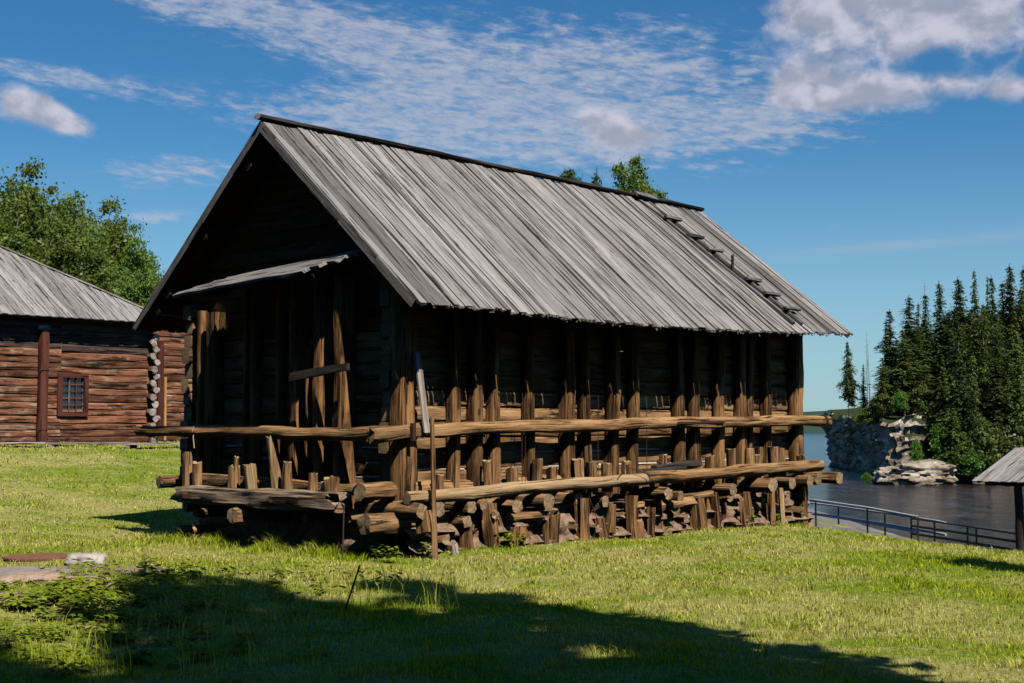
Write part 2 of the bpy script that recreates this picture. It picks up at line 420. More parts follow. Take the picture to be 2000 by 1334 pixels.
def leaf_mat(name, a, b, trans=0.35, scale=0.8):
    m, t = mat_new(name)
    ti = tint_of(t)
    tc = t.node('ShaderNodeTexCoord').outputs['Object']
    n = t.noise(tc, scale, 3, 0.5)
    col = t.mix(t.math('ADD', t.math('MULTIPLY', ti, 0.6), t.math('SUBTRACT', t.math('MULTIPLY', n, 0.9), 0.25), None, True), a, b)
    oi = t.node('ShaderNodeObjectInfo').outputs['Random']
    ho = t.node('ShaderNodeHueSaturation'); t.l.new(col, ho.inputs['Color'])
    t.put(ho.inputs['Hue'], t.math('ADD', t.math('MULTIPLY', oi, .05), .47)); t.put(ho.inputs['Value'], t.math('ADD', t.math('MULTIPLY', oi, .55), .72))
    col = ho.outputs[0]
    d = t.node('ShaderNodeBsdfDiffuse'); t.put(d.inputs[0], col)
    tr = t.node('ShaderNodeBsdfTranslucent'); t.put(tr.inputs[0], t.mix(1.0, col, (1.35, 1.35, 0.55), 'MULTIPLY'))
    g = t.node('ShaderNodeBsdfGlossy'); g.inputs['Roughness'].default_value = 0.45; g.inputs[0].default_value = (0.6, 0.65, 0.55, 1)
    mx = t.node('ShaderNodeMixShader'); mx.inputs[0].default_value = trans
    t.l.new(d.outputs[0], mx.inputs[1]); t.l.new(tr.outputs[0], mx.inputs[2])
    m2 = t.node('ShaderNodeMixShader'); m2.inputs[0].default_value = 0.025
    t.l.new(mx.outputs[0], m2.inputs[1]); t.l.new(g.outputs[0], m2.inputs[2])
    o = t.node('ShaderNodeOutputMaterial'); t.l.new(m2.outputs[0], o.inputs[0])
    return m
M['needles'] = leaf_mat('spruce_needles', (0.020, 0.042, 0.018), (0.085, 0.125, 0.035), 0.15)
M['needles2'] = leaf_mat('fir_needles', (0.040, 0.070, 0.018), (0.15, 0.19, 0.040), 0.2)
M['leaves'] = leaf_mat('birch_leaves', (0.065, 0.120, 0.022), (0.21, 0.28, 0.055), 0.35)
M['bushleaf'] = leaf_mat('bush_leaves', (0.05, 0.11, 0.015), (0.16, 0.26, 0.04), 0.35, 1.5)
M['weed'] = leaf_mat('weed_leaves', (0.10, 0.18, 0.012), (0.32, 0.42, 0.035), 0.35, 4)

def dryness(t, pos):
    """shared patchiness of the lawn, 0 lush .. 1 dry"""
    big = t.noise(t.vmul(pos, (0.30, 0.42, 0.0)), 1.0, 3, 0.55)
    mid = t.noise(t.vmul(pos, (1.1, 1.7, 0.0)), 1.0, 4, 0.6)
    return t.smooth(t.math('ADD', t.math('MULTIPLY', big, 0.6), t.math('MULTIPLY', mid, 0.4)), 0.40, 0.56)
def grass_mats():
    m, t = mat_new('lawn')
    g = t.node('ShaderNodeNewGeometry').outputs['Position']
    dr = dryness(t, g)
    fine = t.noise(g, 14, 6, 0.7)
    gc = t.ramp(fine, [(0.35, (0.07, 0.10, 0.010)), (0.65, (0.20, 0.27, 0.022))])
    dc = t.ramp(fine, [(0.35, (0.20, 0.17, 0.05)), (0.65, (0.46, 0.40, 0.17))])
    col = t.mix(t.math('MULTIPLY', dr, 0.7), gc, dc)
    # bare soil spots
    so = t.smooth(t.noise(t.vmul(g, (0.8, 1.3, 0)), 1.3, 5, 0.65), 0.62, 0.70)
    col = t.mix(t.math('MULTIPLY', so, 0.5), col, (0.24, 0.17, 0.11))
    sx = t.node('ShaderNodeSeparateXYZ'); t.put(sx.inputs[0], g)
    ex = t.math('MULTIPLY', t.math('ADD', sx.outputs[0], 5.3), 1 / 1.5); ey = t.math('MULTIPLY', t.math('SUBTRACT', sx.outputs[1], 16.1), 1 / 1.7)
    ed = t.math('ADD', t.math('ADD', t.math('MULTIPLY', ex, ex), t.math('MULTIPLY', ey, ey)), t.math('MULTIPLY', t.noise(g, 2.2, 4, .6), 1.3))
    dirt = t.ramp(t.noise(g, 9, 6, .7), [(.35, (.17, .115, .085)), (.65, (.36, .27, .21))])
    col = t.mix(t.smooth(ed, 1.75, 1.4), col, dirt)
    # slope material: steep or low ground near the river is gravel and mud
    sep = t.node('ShaderNodeSeparateXYZ'); t.put(sep.inputs[0], g)
    lowm = t.math('MULTIPLY', t.smooth(sep.outputs[1], 47.5, 49.0), t.smooth(t.noise(g, .35, 4, .6), .30, .42))
    gr = t.ramp(t.noise(g, 3, 6, 0.7), [(0.35, (0.09, 0.085, 0.085)), (0.7, (0.24, 0.23, 0.225))])
    col = t.mix(lowm, col, gr)
    far = t.smooth(sep.outputs[1], 500, 900)
    col = t.mix(far, col, (0.03, 0.055, 0.038))
    finish(t, col, 0.95, fine, 0.8, 0.04, 0.1)
    M['lawn'] = m
    m, t = mat_new('grass_blades')
    g = t.node('ShaderNodeNewGeometry').outputs['Position']
    dr = dryness(t, g); ti = tint_of(t)
    c1 = t.ramp(ti, [(0.0, (0.11, 0.18, 0.006)), (0.45, (0.34, 0.43, 0.014)), (1.0, (0.60, 0.62, 0.05))])
    c2 = t.ramp(ti, [(0.0, (0.24, 0.25, 0.02)), (0.45, (0.60, 0.54, 0.11)), (1.0, (0.88, 0.76, 0.38))])
    col = t.mix(t.math('MULTIPLY', dr, 0.68), c1, c2)
    d = t.node('ShaderNodeBsdfDiffuse'); t.put(d.inputs[0], col)
    tr = t.node('ShaderNodeBsdfTranslucent'); t.put(tr.inputs[0], t.mix(1.0, col, (1.2, 1.3, 0.5), 'MULTIPLY'))
    mx = t.node('ShaderNodeMixShader'); mx.inputs[0].default_value = 0.35
    t.l.new(d.outputs[0], mx.inputs[1]); t.l.new(tr.outputs[0], mx.inputs[2])
    o = t.node('ShaderNodeOutputMaterial'); t.l.new(mx.outputs[0], o.inputs[0])
    M['blades'] = m
grass_mats()

# ------------------------------------------------------------------ terrain
YAW = math.pi / 2 - 0.7578
BX, BY = -1.6659, 19.2186                      # near corner of the barn
AXx, AXy = math.cos(YAW), math.sin(YAW)        # along the long wall
AYx, AYy = -math.sin(YAW), math.cos(YAW)       # along the gable
def L2W(x, y, z=0.0): return (BX + AXx * x + AYx * y, BY + AXy * x + AYy * y, z)
def W2L(x, y): return ((x - BX) * AXx + (y - BY) * AXy, (x - BX) * AYx + (y - BY) * AYy)

def ss(a, b, x):
    t = np.clip((x - a) / (b - a), 0, 1); return t * t * (3 - 2 * t)
WATER = -4.25
def ground(x, y, detail=True):
    x = np.asarray(x, float); y = np.asarray(y, float)
    t = -0.6 * x + 0.8 * y
    zl = 1.22 * ss(21, 36, t) * ss(3, -5, x) + 0.004 * np.clip(t - 36, 0, 60) * ss(3, -5, x)
    q = np.clip(x / np.maximum(y, 4.0), .10, .60)
    k = (.0438 + .134 * q) * 1.02
    e = k * np.minimum(y, 46.5) - 1.78
    zr = -np.log1p(np.exp(np.clip(e / .05, -30, 60))) * .05 * ss(.02, .16, x / np.maximum(y, 4.0))
    zb = -(.03 + .43 * np.clip(q - .22, -.03, .3)) * np.clip(y - 46.5, 0, 60) * ss(-3, 5, x)
    z = zl + zr + zb
    if detail:
        z = z + 0.035 * np.sin(x * 0.9 + 1.3) * np.sin(y * 0.7) + 0.02 * np.sin(x * 2.3 + y * 1.1) + 0.012 * np.sin(x * 4.1 - y * 3.3)
        # low rough mound in the left foreground
        z = z + 0.16 * np.exp(-(((x + 4.6) / 1.5) ** 2 + ((y - 14.0) / 2.6) ** 2))
    # shore
    dsh = np.maximum(x - 22.5 - 1.2 * np.sin(y * 0.13), y - 109 - 3 * np.sin(x * 0.21))
    dsh = np.where((x < -25), y - 420, dsh)
    bank = ss(-9, 1.5, dsh)
    z = z * (1 - bank) + (WATER - 0.25) * bank - 3.5 * ss(1.5, 12, dsh)
    # far shore
    far = ss(1365, 1420, y + 0.05 * x)
    hill = 14.0 + 5 * np.sin(x * 0.0061 + 1) + 3.5 * np.sin(x * 0.017 + 2) + 1.2 * np.sin(x * 0.06)
    return z + far * (hill + 7.5)

def axis_pts(breaks):
    out = [breaks[0][0]]
    for (a, step), (b, _) in zip(breaks[:-1], breaks[1:]):
        n = max(1, int(round((b - a) / step)))
        out += [a + (b - a) * (i + 1) / n for i in range(n)]
    return np.array(out)
def build_ground():
    xs = axis_pts([(-3000, 200), (-400, 20), (-60, 2), (-16, 0.35), (14, 0.7), (34, 4), (120, 25), (600, 60), (3000, 0)])
    ys = axis_pts([(-300, 20), (-20, 2), (5, 0.35), (34, 0.8), (70, 2), (125, 25), (1350, 5), (1430, 100), (3200, 0)])
    X, Y = np.meshgrid(xs, ys); Z = ground(X, Y)
    nx, ny = len(xs), len(ys)
    v = np.stack([X, Y, Z], -1).reshape(-1, 3)
    i = np.arange(nx * ny).reshape(ny, nx)
    f = np.stack([i[:-1, :-1], i[:-1, 1:], i[1:, 1:], i[1:, :-1]], -1).reshape(-1, 4)
    me = bpy.data.meshes.new('ground'); me.from_pydata(v.tolist(), [], f.tolist()); me.materials.append(M['lawn'])
    me.polygons.foreach_set('use_smooth', np.ones(len(f), dtype=bool)); me.update()
    tag(link(bpy.data.objects.new('ground', me)), kind='structure')
build_ground()

def build_water():
    m, t = mat_new('river_water')
    g = t.node('ShaderNodeNewGeometry').outputs['Position']
    a = t.noise(t.vmul(g, (0.55, 0.9, 0)), 1.0, 5, 0.62, 0.6)
    b = t.noise(t.vmul(g, (0.10, 0.22, 0)), 1.0, 3, 0.5, 0.5)
    sep = t.node('ShaderNodeSeparateXYZ'); t.put(sep.inputs[0], g)
    # brown shallow river near, sky reflection painted in as blue beyond
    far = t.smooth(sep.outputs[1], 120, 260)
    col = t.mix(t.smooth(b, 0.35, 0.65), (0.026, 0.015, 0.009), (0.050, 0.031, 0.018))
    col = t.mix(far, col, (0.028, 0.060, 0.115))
    foam = t.math('MULTIPLY', t.smooth(t.noise(t.vmul(g, (0.16, 0.5, 0)), 0.9, 8, 0.72), 0.62, 0.70), t.smooth(sep.outputs[1], 160, 135))
    col = t.mix(t.math('MULTIPLY', foam, 0.7), col, (0.45, 0.43, 0.42))
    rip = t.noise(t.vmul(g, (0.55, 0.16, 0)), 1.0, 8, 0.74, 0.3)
    col = t.mix(t.math('MULTIPLY', t.smooth(rip, .51, .66), .85), col, t.mix(far, (0.085, 0.10, 0.14), (0.10, 0.15, 0.24)))  # bluish sky highlights on the ripples painted into the colour
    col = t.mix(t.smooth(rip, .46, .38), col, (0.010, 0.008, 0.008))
    p = finish(t, col, 0.12, t.math('ADD', a, t.math('MULTIPLY', rip, 1.5)), 1.0, 0.7, 0.5)
    M['water'] = m
    mb = MB()
    mb.quad([(-3000, 60, WATER), (3000, 60, WATER), (3000, 1500, WATER), (-3000, 1500, WATER)])
    tag(mb.build('river', m), kind='structure')
build_water()
# ------------------------------------------------------------------ the log storehouse
WL, WW, HE, HR = 10.52, 5.03, 3.38, 6.30       # length, width, eave and ridge height
barn = empty('log_storehouse', (BX, BY, 0), YAW)
tag(barn, 'large weathered log storehouse with steep grey plank roof in the middle of the lawn', 'storehouse')
TB = [M['timber'], M['end'], M['caulk']]
RIDGE_Y = 2.5
SLOPE = (HR - HE) / (RIDGE_Y + 0.957)
def roof_z(x, y):
    """top of the roof at plan position, with the building's settling"""
    k = abs(y - RIDGE_Y) / 3.46
    z = HR - SLOPE * abs(y - RIDGE_Y)
    s = min(max(x / 10.6, 0), 1)
    if y < RIDGE_Y: z += k * (0.115 * s - 0.10 * math.sin(math.pi * s) * min(1, k * 1.2))
    z += (1 - k) * (-0.13 * s)
    return z

def log_wall(name, along, a0, a1, plane, z0, z1, tri=False, out=-1, ext=0.2):
    """courses of hewn logs. along: 'x' or 'y'; plane: outer face coordinate"""
    mb = MB(); z = z0; i = 0
    while z < z1:
        h = rng.uniform(0.20, 0.26)
        lo, hi = a0 - ext + rng.uniform(-.04, .04), a1 + ext + rng.uniform(-.04, .04)
        e0, e1 = rng.uniform(-.03, .03), rng.uniform(-.03, .03)
        if z + h > HE and tri:
            lim = (z + h - 3.78) / SLOPE
            lo = max(a0 - ext, -0.25 + lim) if lim > 0 else lo; hi = min(a1 + ext, 5.28 - lim) if lim > 0 else hi
            if hi - lo < 0.3: break
        c = plane + out * -0.10 + rng.uniform(-0.008, 0.008)
        P0, P1 = ((lo, c, z + h / 2), (hi, c, z + h / 2)) if along == 'x' else ((c, lo, z + h / 2), (c, hi, z + h / 2))
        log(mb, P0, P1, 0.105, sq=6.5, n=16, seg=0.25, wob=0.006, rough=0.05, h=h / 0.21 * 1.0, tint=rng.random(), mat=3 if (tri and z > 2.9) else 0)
        if z < 1.6 and z > 0.8:      # pale caulking squeezed out between the lower courses
            s = lo + 0.3
            while s < hi - 0.4:
                e = s + rng.uniform(0.2, 1.1)
                if rng.random() < 0.75:
                    q = plane + out * 0.0
                    A_, B_ = ((s, q, z), (min(e, hi), q, z + rng.uniform(-.01, .01))) if along == 'x' else ((q, s, z), (q, min(e, hi), z))
                    log(mb, A_, B_, 0.014, n=6, seg=0.12, wob=0.004, rough=0.5, mat=2, emat=2)
                s = e + rng.uniform(0.0, 0.4)
        z += h; i += 1
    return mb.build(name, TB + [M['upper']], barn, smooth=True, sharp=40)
log_wall('long_wall', 'x', 0.2, WL - 0.25, 0.0, 0.70, 3.66)
log_wall('gable_wall', 'y', 0.2, WW - 0.2, 0.12, 0.58, 6.0, tri=True)
log_wall('back_wall', 'x', 0.2, WL - 0.25, WW, 0.70, 3.60, out=1)
log_wall('far_gable_wall', 'y', 0.2, WW - 0.2, WL - 0.1, 0.62, 5.8, tri=True, out=1)

# -------- roof
def roof_slope(side):
    mb = MB(); x = -0.36
    if side > 0: y_e = RIDGE_Y - 3.457
    else: y_e = RIDGE_Y + 3.48
    i = 0
    while x < WL + 0.22:
        w = rng.choice([rng.uniform(0.07, 0.12), rng.uniform(0.12, 0.2), rng.uniform(0.10, 0.17)])
        w = min(w, WL + 0.24 - x)
        lift = rng.choice([0.0, 0.006, 0.016, 0.026])
        ye = y_e - side * rng.uniform(-0.015, 0.025)
        xx = x + w / 2; skew = rng.uniform(-0.012, 0.012)
        n = Vector((0, -SLOPE * side, 1)).normalized()
        k = 8
        pts = []
        for j in range(k + 1):
            f = j / k; yy = RIDGE_Y + (ye - RIDGE_Y) * f
            pts.append(Vector((xx + skew * (f - .5) + rng.uniform(-.003, .003), yy, roof_z(xx, yy))) + n * (lift - 0.015 + rng.uniform(-.003, .003)))
        tint = rng.random() ** 0.8 if rng.random() > .08 else -0.35
        u0, v0 = rng.random() * 80, rng.random() * 80
        b = len(mb.v); th = 0.034; g = 0.5 * w - rng.uniform(0.001, 0.008)
        for j, P in enumerate(pts):
            for a, c in ((-1, -1), (1, -1), (1, 1), (-1, 1)):
                q = P + Vector((a * (g + rng.uniform(-.003, .003)), 0, 0)) + n * (c * th / 2)
                if j == k: q += Vector((0, -side, -SLOPE)) * rng.uniform(-0.012, 0.012)
                mb.v.append(tuple(q))
        L = (pts[-1] - pts[0]).length
        vv = [v0, v0 + w, v0 + w + th, v0 + 2 * w + th, v0 + 2 * w + 2 * th]
        for j in range(k):
            for c in range(4):
                c2 = (c + 1) % 4
                mb.face((b + j * 4 + c, b + j * 4 + c2, b + (j + 1) * 4 + c2, b + (j + 1) * 4 + c),
                        [(u0 + j / k * L, vv[c]), (u0 + j / k * L, vv[c + 1]), (u0 + (j + 1) / k * L, vv[c + 1]), (u0 + (j + 1) / k * L, vv[c])], 0, tint)
        e = b + k * 4
        mb.face((e, e + 1, e + 2, e + 3), [(0, v0), (0, v0 + w), (.03, v0 + w), (.03, v0)], 0, tint)
        # lichen crust at the eave end
        if side > 0:
            for _ in range(5):
                q = pts[-1] + Vector((rng.uniform(-w / 2, w / 2), rng.uniform(-.05, .05), 0)) + n * rng.uniform(-0.05, 0.016)
                s_ = rng.uniform(0.012, 0.03)
                a = Vector((rng.uniform(-1, 1), rng.uniform(-1, 1), rng.uniform(-1, 1))).normalized() * s_
                c = Vector((rng.uniform(-1, 1), rng.uniform(-1, 1), rng.uniform(-1, 1))).normalized() * s_
                mb.quad([q - a, q - c, q + a, q + c], 1)
        x += w; i += 1
    return mb.build('roof_slope', [M['shingle'], M['moss']], barn)
roof_slope(1); roof_slope(-1)

def roof_lining(side):
    """the boards seen from below, two wide courses under the planks"""
    mb = MB(); x = -0.33
    while x < WL + 0.15:
        w = min(rng.uniform(0.16, 0.24), WL + 0.2 - x)
        ye = RIDGE_Y - side * 3.36
        n = Vector((0, -SLOPE * side, 1)).normalized()
        P0 = Vector((x + w / 2, RIDGE_Y - side * .03, roof_z(x, RIDGE_Y))) - n * 0.075
        P1 = Vector((x + w / 2, ye, roof_z(x, ye))) - n * 0.075
        board(mb, P0, P1, w - 0.006, 0.02, n, 0.7, 0.003)
        x += w
    return mb.build('roof_lining', M['soffit'], barn)
roof_lining(1); roof_lining(-1)

for side in (1, -1):                     # boards along the slanting front and rear edges
    for x, xe in ((-0.375, 0), (WL + 0.235, 1)):
        mb = MB(); k = 9; ye = RIDGE_Y - side * 3.42
        pts = [(x, RIDGE_Y + (ye - RIDGE_Y) * j / k) for j in range(k + 1)]
        n = Vector((0, -SLOPE * side, 1)).normalized()
        for j in range(k):
            a = Vector((pts[j][0], pts[j][1], roof_z(*pts[j]))) - n * 0.065; c = Vector((pts[j + 1][0], pts[j + 1][1], roof_z(*pts[j + 1]))) - n * 0.065
            board(mb, a, c, 0.125, 0.032, (1, 0, 0), 0.5, 0.001, tint=.5)
        mb.build('bargeboard', M['verge'], barn)
mb = MB()                                # ridge: a hollowed log over two boards
log(mb, (-0.44, RIDGE_Y, HR + 0.055), (WL + 0.26, RIDGE_Y, HR - 0.075), 0.062, sq=2.4, n=10, seg=0.4, wob=0.006, rough=0.12, w=1.35, h=.7)
mb.build('ridge_log', [M['char'], M['end_grey']], barn, smooth=True, sharp=40)
# purlins carrying the overhang
for side, d in [(s, d) for s in (1, -1) for d in (0.42, 1.55, 2.55)]:
    y = RIDGE_Y - side * d
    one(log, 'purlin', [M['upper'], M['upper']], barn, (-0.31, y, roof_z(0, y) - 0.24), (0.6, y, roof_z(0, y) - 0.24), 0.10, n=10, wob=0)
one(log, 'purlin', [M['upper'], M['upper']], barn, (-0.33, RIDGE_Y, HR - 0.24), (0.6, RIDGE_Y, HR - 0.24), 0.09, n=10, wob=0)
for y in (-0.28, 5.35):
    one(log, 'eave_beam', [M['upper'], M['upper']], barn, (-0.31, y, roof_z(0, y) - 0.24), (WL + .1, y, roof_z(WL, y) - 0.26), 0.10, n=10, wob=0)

# -------- plank ladder on the roof
mb = MB()
nrm = Vector((0, -SLOPE, 1)).normalized()
def on_roof(x, y, lift): return Vector((x, y, roof_z(x, y))) + nrm * lift
for dx in (-0.135, 0.135):
    for j in range(6):
        f0, f1 = j / 6, (j + 1) / 6
        y0, y1 = 2.52 - 3.3 * f0, 2.52 - 3.3 * f1
        x0 = 8.72 + 0.36 * f0 + dx; x1 = 8.72 + 0.36 * f1 + dx
        board(mb, on_roof(x0, y0, .045), on_roof(x1, y1, .045), 0.075, 0.045, nrm, 1, 0.002, tint=0.15)
board(mb, on_roof(8.45, 2.5, .12), on_roof(9.12, 2.5, .10), 0.2, 0.05, nrm, 1, 0.004, tint=.3)
ladder = mb.build('roof_ladder', M['verge'], barn)
for q, (x, y, up) in enumerate([(8.77, 1.86, 0), (8.86, 1.39, 0), (8.94, 1.02, 0), (9.04, 0.57, 1), (9.1, 0.27, 0), (9.16, -0.1, 0), (9.24, -0.47, 0)]):
    mb = MB()
    if up: board(mb, on_roof(x - .1, y - .02, .07), on_roof(x - .22, y + .05, .32), 0.07, 0.03, (0, -1, .3), .1, 0.006)
    else:
        log(mb, on_roof(x - .17, y, .10), on_roof(x + .27, y - .02, .10), 0.034, sq=3, n=8, seg=.1, wob=.008, rough=.15, w=1.6)
    mb.build('cleat', [M['verge'], M['verge']], ladder)

# -------- small lean-to canopy over the gable entrance
can = MB()
for q, (x0, y0, y1, dz) in enumerate([(-0.72, 0.95, 4.16, 0.0), (-0.58, 0.72, 3.92, 0.07), (-0.44, 0.55, 3.66, 0.14), (-0.30, 0.48, 3.5, 0.20), (-0.16, 0.45, 3.4, 0.25), (-0.02, 0.45, 3.4, 0.29)]):
    board(can, (x0, y0, 3.92 + dz), (x0, y1, 3.79 + dz), 0.19, 0.04, (-0.46, 0, 1), 0.4, 0.012, rag=0.07)
canopy = can.build('entrance_canopy', M['shingle'], barn)
for y in (0.9, 2.2, 3.5):
    one(log, 'canopy_bracket', [M['upper'], M['upper']], canopy, (-0.66, y, 3.82 - (y - .9) * .035), (0.25, y, 4.07 - (y - .9) * .03), 0.045, n=8, wob=0)

# -------- rails and lower beams
def rail(name, a, b, r, mat='rail', r1=None, **k):
    return one(log, name, [M[mat], M['end']], barn, a, b, r, r1, n=14, seg=0.22, wob=k.pop('wob', 0.010), rough=k.pop('rough', 0.07), **k)
rail('upper_rail', (0.32, -0.29, 1.70), (10.95, -0.29, 1.865), 0.095, r1=0.105, bend=-0.02)
mb = MB(); log(mb, (-0.62, -0.30, 1.63), (0.33, -0.315, 1.70), 0.10, sq=2.6, n=12, seg=.12, wob=.008, rough=.16, rag=.05, w=.9)
mb.build('broken_rail_end', [M['timber'], M['timber']], barn, smooth=True, sharp=40)
rail('gable_rail', (-0.30, 5.85, 1.70), (-0.30, -0.20, 1.645), 0.088, r1=0.102, wob=.012)
rail('lower_beam', (-0.10, -0.46, 0.80), (5.10, -0.46, 0.93), 0.095, mat='pale')
rail('lower_beam', (5.02, -0.455, 0.925), (10.36, -0.46, 1.035), 0.105, mat='rail', rag=.02)
rail('lower_beam', (4.98, -0.42, 1.02), (6.15, -0.40, 1.06), 0.055, mat='char', w=1.4)
mb = MB(); log(mb, (5.35, -0.40, 1.09), (6.62, -0.36, 1.135), 0.055, .06, sq=2.8, n=10, seg=.1, wob=.01, rough=.2, w=1.3)
mb.build('charred_offcut', [M['char'], M['char']], barn, smooth=True, sharp=40)
# iron strap along the upper rail and the collar at its end
mb = MB(); board(mb, (6.0, -0.392, 1.815), (7.35, -0.395, 1.835), 0.035, 0.012, (0, -1, 0), .3, .002)
mb.build('iron_strap', M['iron'], barn)
mb = MB(); log(mb, (10.74, -0.29, 1.863), (10.79, -0.29, 1.864), 0.112, n=14, wob=0, rough=.02); mb.build('iron_collar', [M['iron'], M['iron']], barn, smooth=True, sharp=40)
for x in (0.05,):
    mb = MB(); board(mb, (x, -0.41, 1.56), (x, -0.41, 1.80), 0.06, 0.05, (0, -1, 0), .1, .002, tint=0); mb.build('iron_clamp', M['iron'], barn)
# rotted beam along the gable
mb = MB()
log(mb, (-0.50, 4.22, 0.715), (-0.52, 0.45, 0.73), 0.15, .165, sq=3.6, n=22, seg=.09, wob=.004, rough=.10, rag=.14, w=1.05, h=.88, bend=.0)
mb.build('rotted_gable_beam', [M['rot'], M['rot']], barn, smooth=True, sharp=30)
one(log, 'inner_gable_beam', [M['timber'], M['end']], barn, (-0.22, 4.62, 0.94), (-0.22, 2.9, 0.93), .085, sq=3.2, n=12, rough=.12, wob=.01)
one(log, 'inner_gable_beam', [M['timber'], M['end']], barn, (-0.26, 2.85, 0.92), (-0.24, 0.25, 0.90), .08, sq=3.2, n=12, rough=.14, wob=.012, seg=.15)

# -------- tall posts of the long wall
posts = [(0.30, 0.30, .24), (1.19, .15, .17), (1.66, .17, .18), (2.04, .16, .17), (2.78, .16, .17), (3.68, .22, .19), (4.07, .16, .17), (4.80, .20, .18),
         (5.28, .16, .17), (6.53, .19, .17), (6.99, .20, .17), (7.72, .19, .17), (8.40, .20, .18), (8.66, .13, .15), (9.22, .19, .17), (10.26, .28, .2)]
for i, (x1, w, p) in enumerate(posts):
    w *= 1.12; p *= 1.15
    xm = x1 - w / 2; top = roof_z(xm, -.3) - .18
    ln = rng.uniform(-.03, .03)
    bot = 0.62 if i else 0.38
    one(log, 'wall_post', [M['post'], M['end']], barn, (xm + ln, -p / 2 + .02, bot), (xm, -p / 2 + .02, top), w * .5 * .98, n=16, sq=3.4, seg=.25,
        up=(0, 1, 0), w=(1.0), h=p / w * 1.02, rough=.09, wob=.008)
# stub posts standing on the lower beam
for x, top, w in [(2.66, 1.27, .15), (3.92, 1.2, .16), (4.83, 1.2, .17), (5.75, 1.17, .14), (6.76, 1.17, .15), (7.75, 1.36, .17), (8.30, 1.36, .16), (8.55, 1.38, .12), (9.12, 1.38, .2), (9.32, 1.36, .16)]:
    one(log, 'short_post', [M['timber'], M['end']], barn, (x, -.27, .74), (x + rng.uniform(-.02, .02), -.27, top), w * .5, n=12, sq=rng.choice([2, 2.6, 4]), seg=.12, rough=.1, rag=.015)
# stubs of the foundation, below the beams
for x, y, w, top in [(0.08, -.42, .24, .62), (1.02, -.24, .2, .42), (1.52, -.24, .24, .66), (1.86, -.15, .14, .5), (2.35, -.12, .2, .40), (3.50, -.26, .26, .66), (3.95, -.24, .24, .34), (4.70, -.27, .2, .66), (4.86, -.2, .12, .6),
                     (5.55, -.15, .12, .66), (6.45, -.28, .22, .60), (6.93, -.30, .16, .64), (7.35, -.1, .2, .5), (8.05, -.15, .2, .6), (8.62, -.3, .16, .70), (9.2, -.12, .2, .66), (9.75, -.2, .28, .70)]:
    gz = float(ground(*L2W(x, y)[:2]))
    one(log, 'foundation_post', [M['post'], M['end']], barn, (x + rng.uniform(-.03, .03), y - .22, gz - .2 if x > .2 else .34), (x + rng.uniform(-.03, .03), y - .16, top), w * .50, w * .49, n=14, sq=2.5, seg=.1, rough=.2, wob=.012)
rc = random.Random(321)
for i in range(24):
    x = .6 + i * .39 + rc.uniform(-.12, .12); z = rc.uniform(.12, .5); y = -.38 - rc.uniform(0, .14)
    if rc.random() < .5:
        one(log, 'foundation_chunk', [M['timber'], M['end']], barn, (x, y + .2, z), (x + rc.uniform(-.06, .06), y - .06, z + rc.uniform(-.04, .04)), rc.uniform(.05, .09), n=10, seg=.1, rough=.22, rag=.03)
    else:
        one(log, 'foundation_chunk', [M['post'], M['end']], barn, (x, y, z - .35), (x + rc.uniform(-.06, .06), y + .02, z + .1), rc.uniform(.05, .085), n=10, seg=.1, rough=.24, rag=.04)
for i in range(14):
    x = .75 + i * .70 + rc.uniform(-.15, .15)
    one(log, 'short_stake', [M[rc.choice(['timber', 'post'])], M['end']], barn, (x, -.30, .74), (x + rc.uniform(-.03, .03), -.30, rc.uniform(1.02, 1.30)), rc.uniform(.06, .09), n=10, sq=rc.choice([2, 3, 4]), seg=.1, rough=.14, rag=.02)
one(log, 'thin_prop', [M['pale'], M['end']], barn, (8.78, -.62, -.25), (8.80, -.6, .66), .045, .05, n=10, rough=.1)
one(log, 'thin_prop', [M['timber'], M['end']], barn, (8.5, -.52, .72), (8.66, -.42, .1), .022, n=8)
# transverse logs carrying the floor; their ends stick out under the lower beam
ends = [(-0.02, -.66, .62, .115), (0.36, -.60, .63, .10), (1.05, -.52, .64, .085), (1.26, -.56, .66, .085), (1.88, -.62, .62, .115), (2.56, -.62, .65, .12), (3.50, -.40, .66, .10), (4.1, -.42, .60, .09),
        (5.40, -.66, .67, .105), (5.66, -.70, .63, .085), (7.05, -.78, .70, .11), (8.24, -.78, .72, .13), (8.86, -.78, .74, .105), (9.58, -.72, .765, .10), (9.84, -.74, .775, .10), (10.48, -.80, .79, .11)]
for x, y, z, r in ends:
    one(log, 'floor_log', [M['timber'], M['end']], barn, (x + (.06 if x > 4.5 else 0), 5.5 if x > 9 else .6, z), (x, y, z), r, n=14, seg=.2, sq=rng.choice([2.0, 2.3, 3.2]), wob=.008, rough=.1, rag=.012)
for x, y, z, r in [(-.02, -.5, .40, .0), (2.1, -.45, .42, .07), (4.6, -.35, .46, .07), (5.85, -.45, .48, .08), (6.3, -.50, .58, .07)]:
    if r: one(log, 'short_log', [M['timber'], M['end']], barn, (x - .3, y + .15, z - .02), (x + .45, y - .05, z + .03), r, n=10, seg=.15, rough=.16, rag=.03)
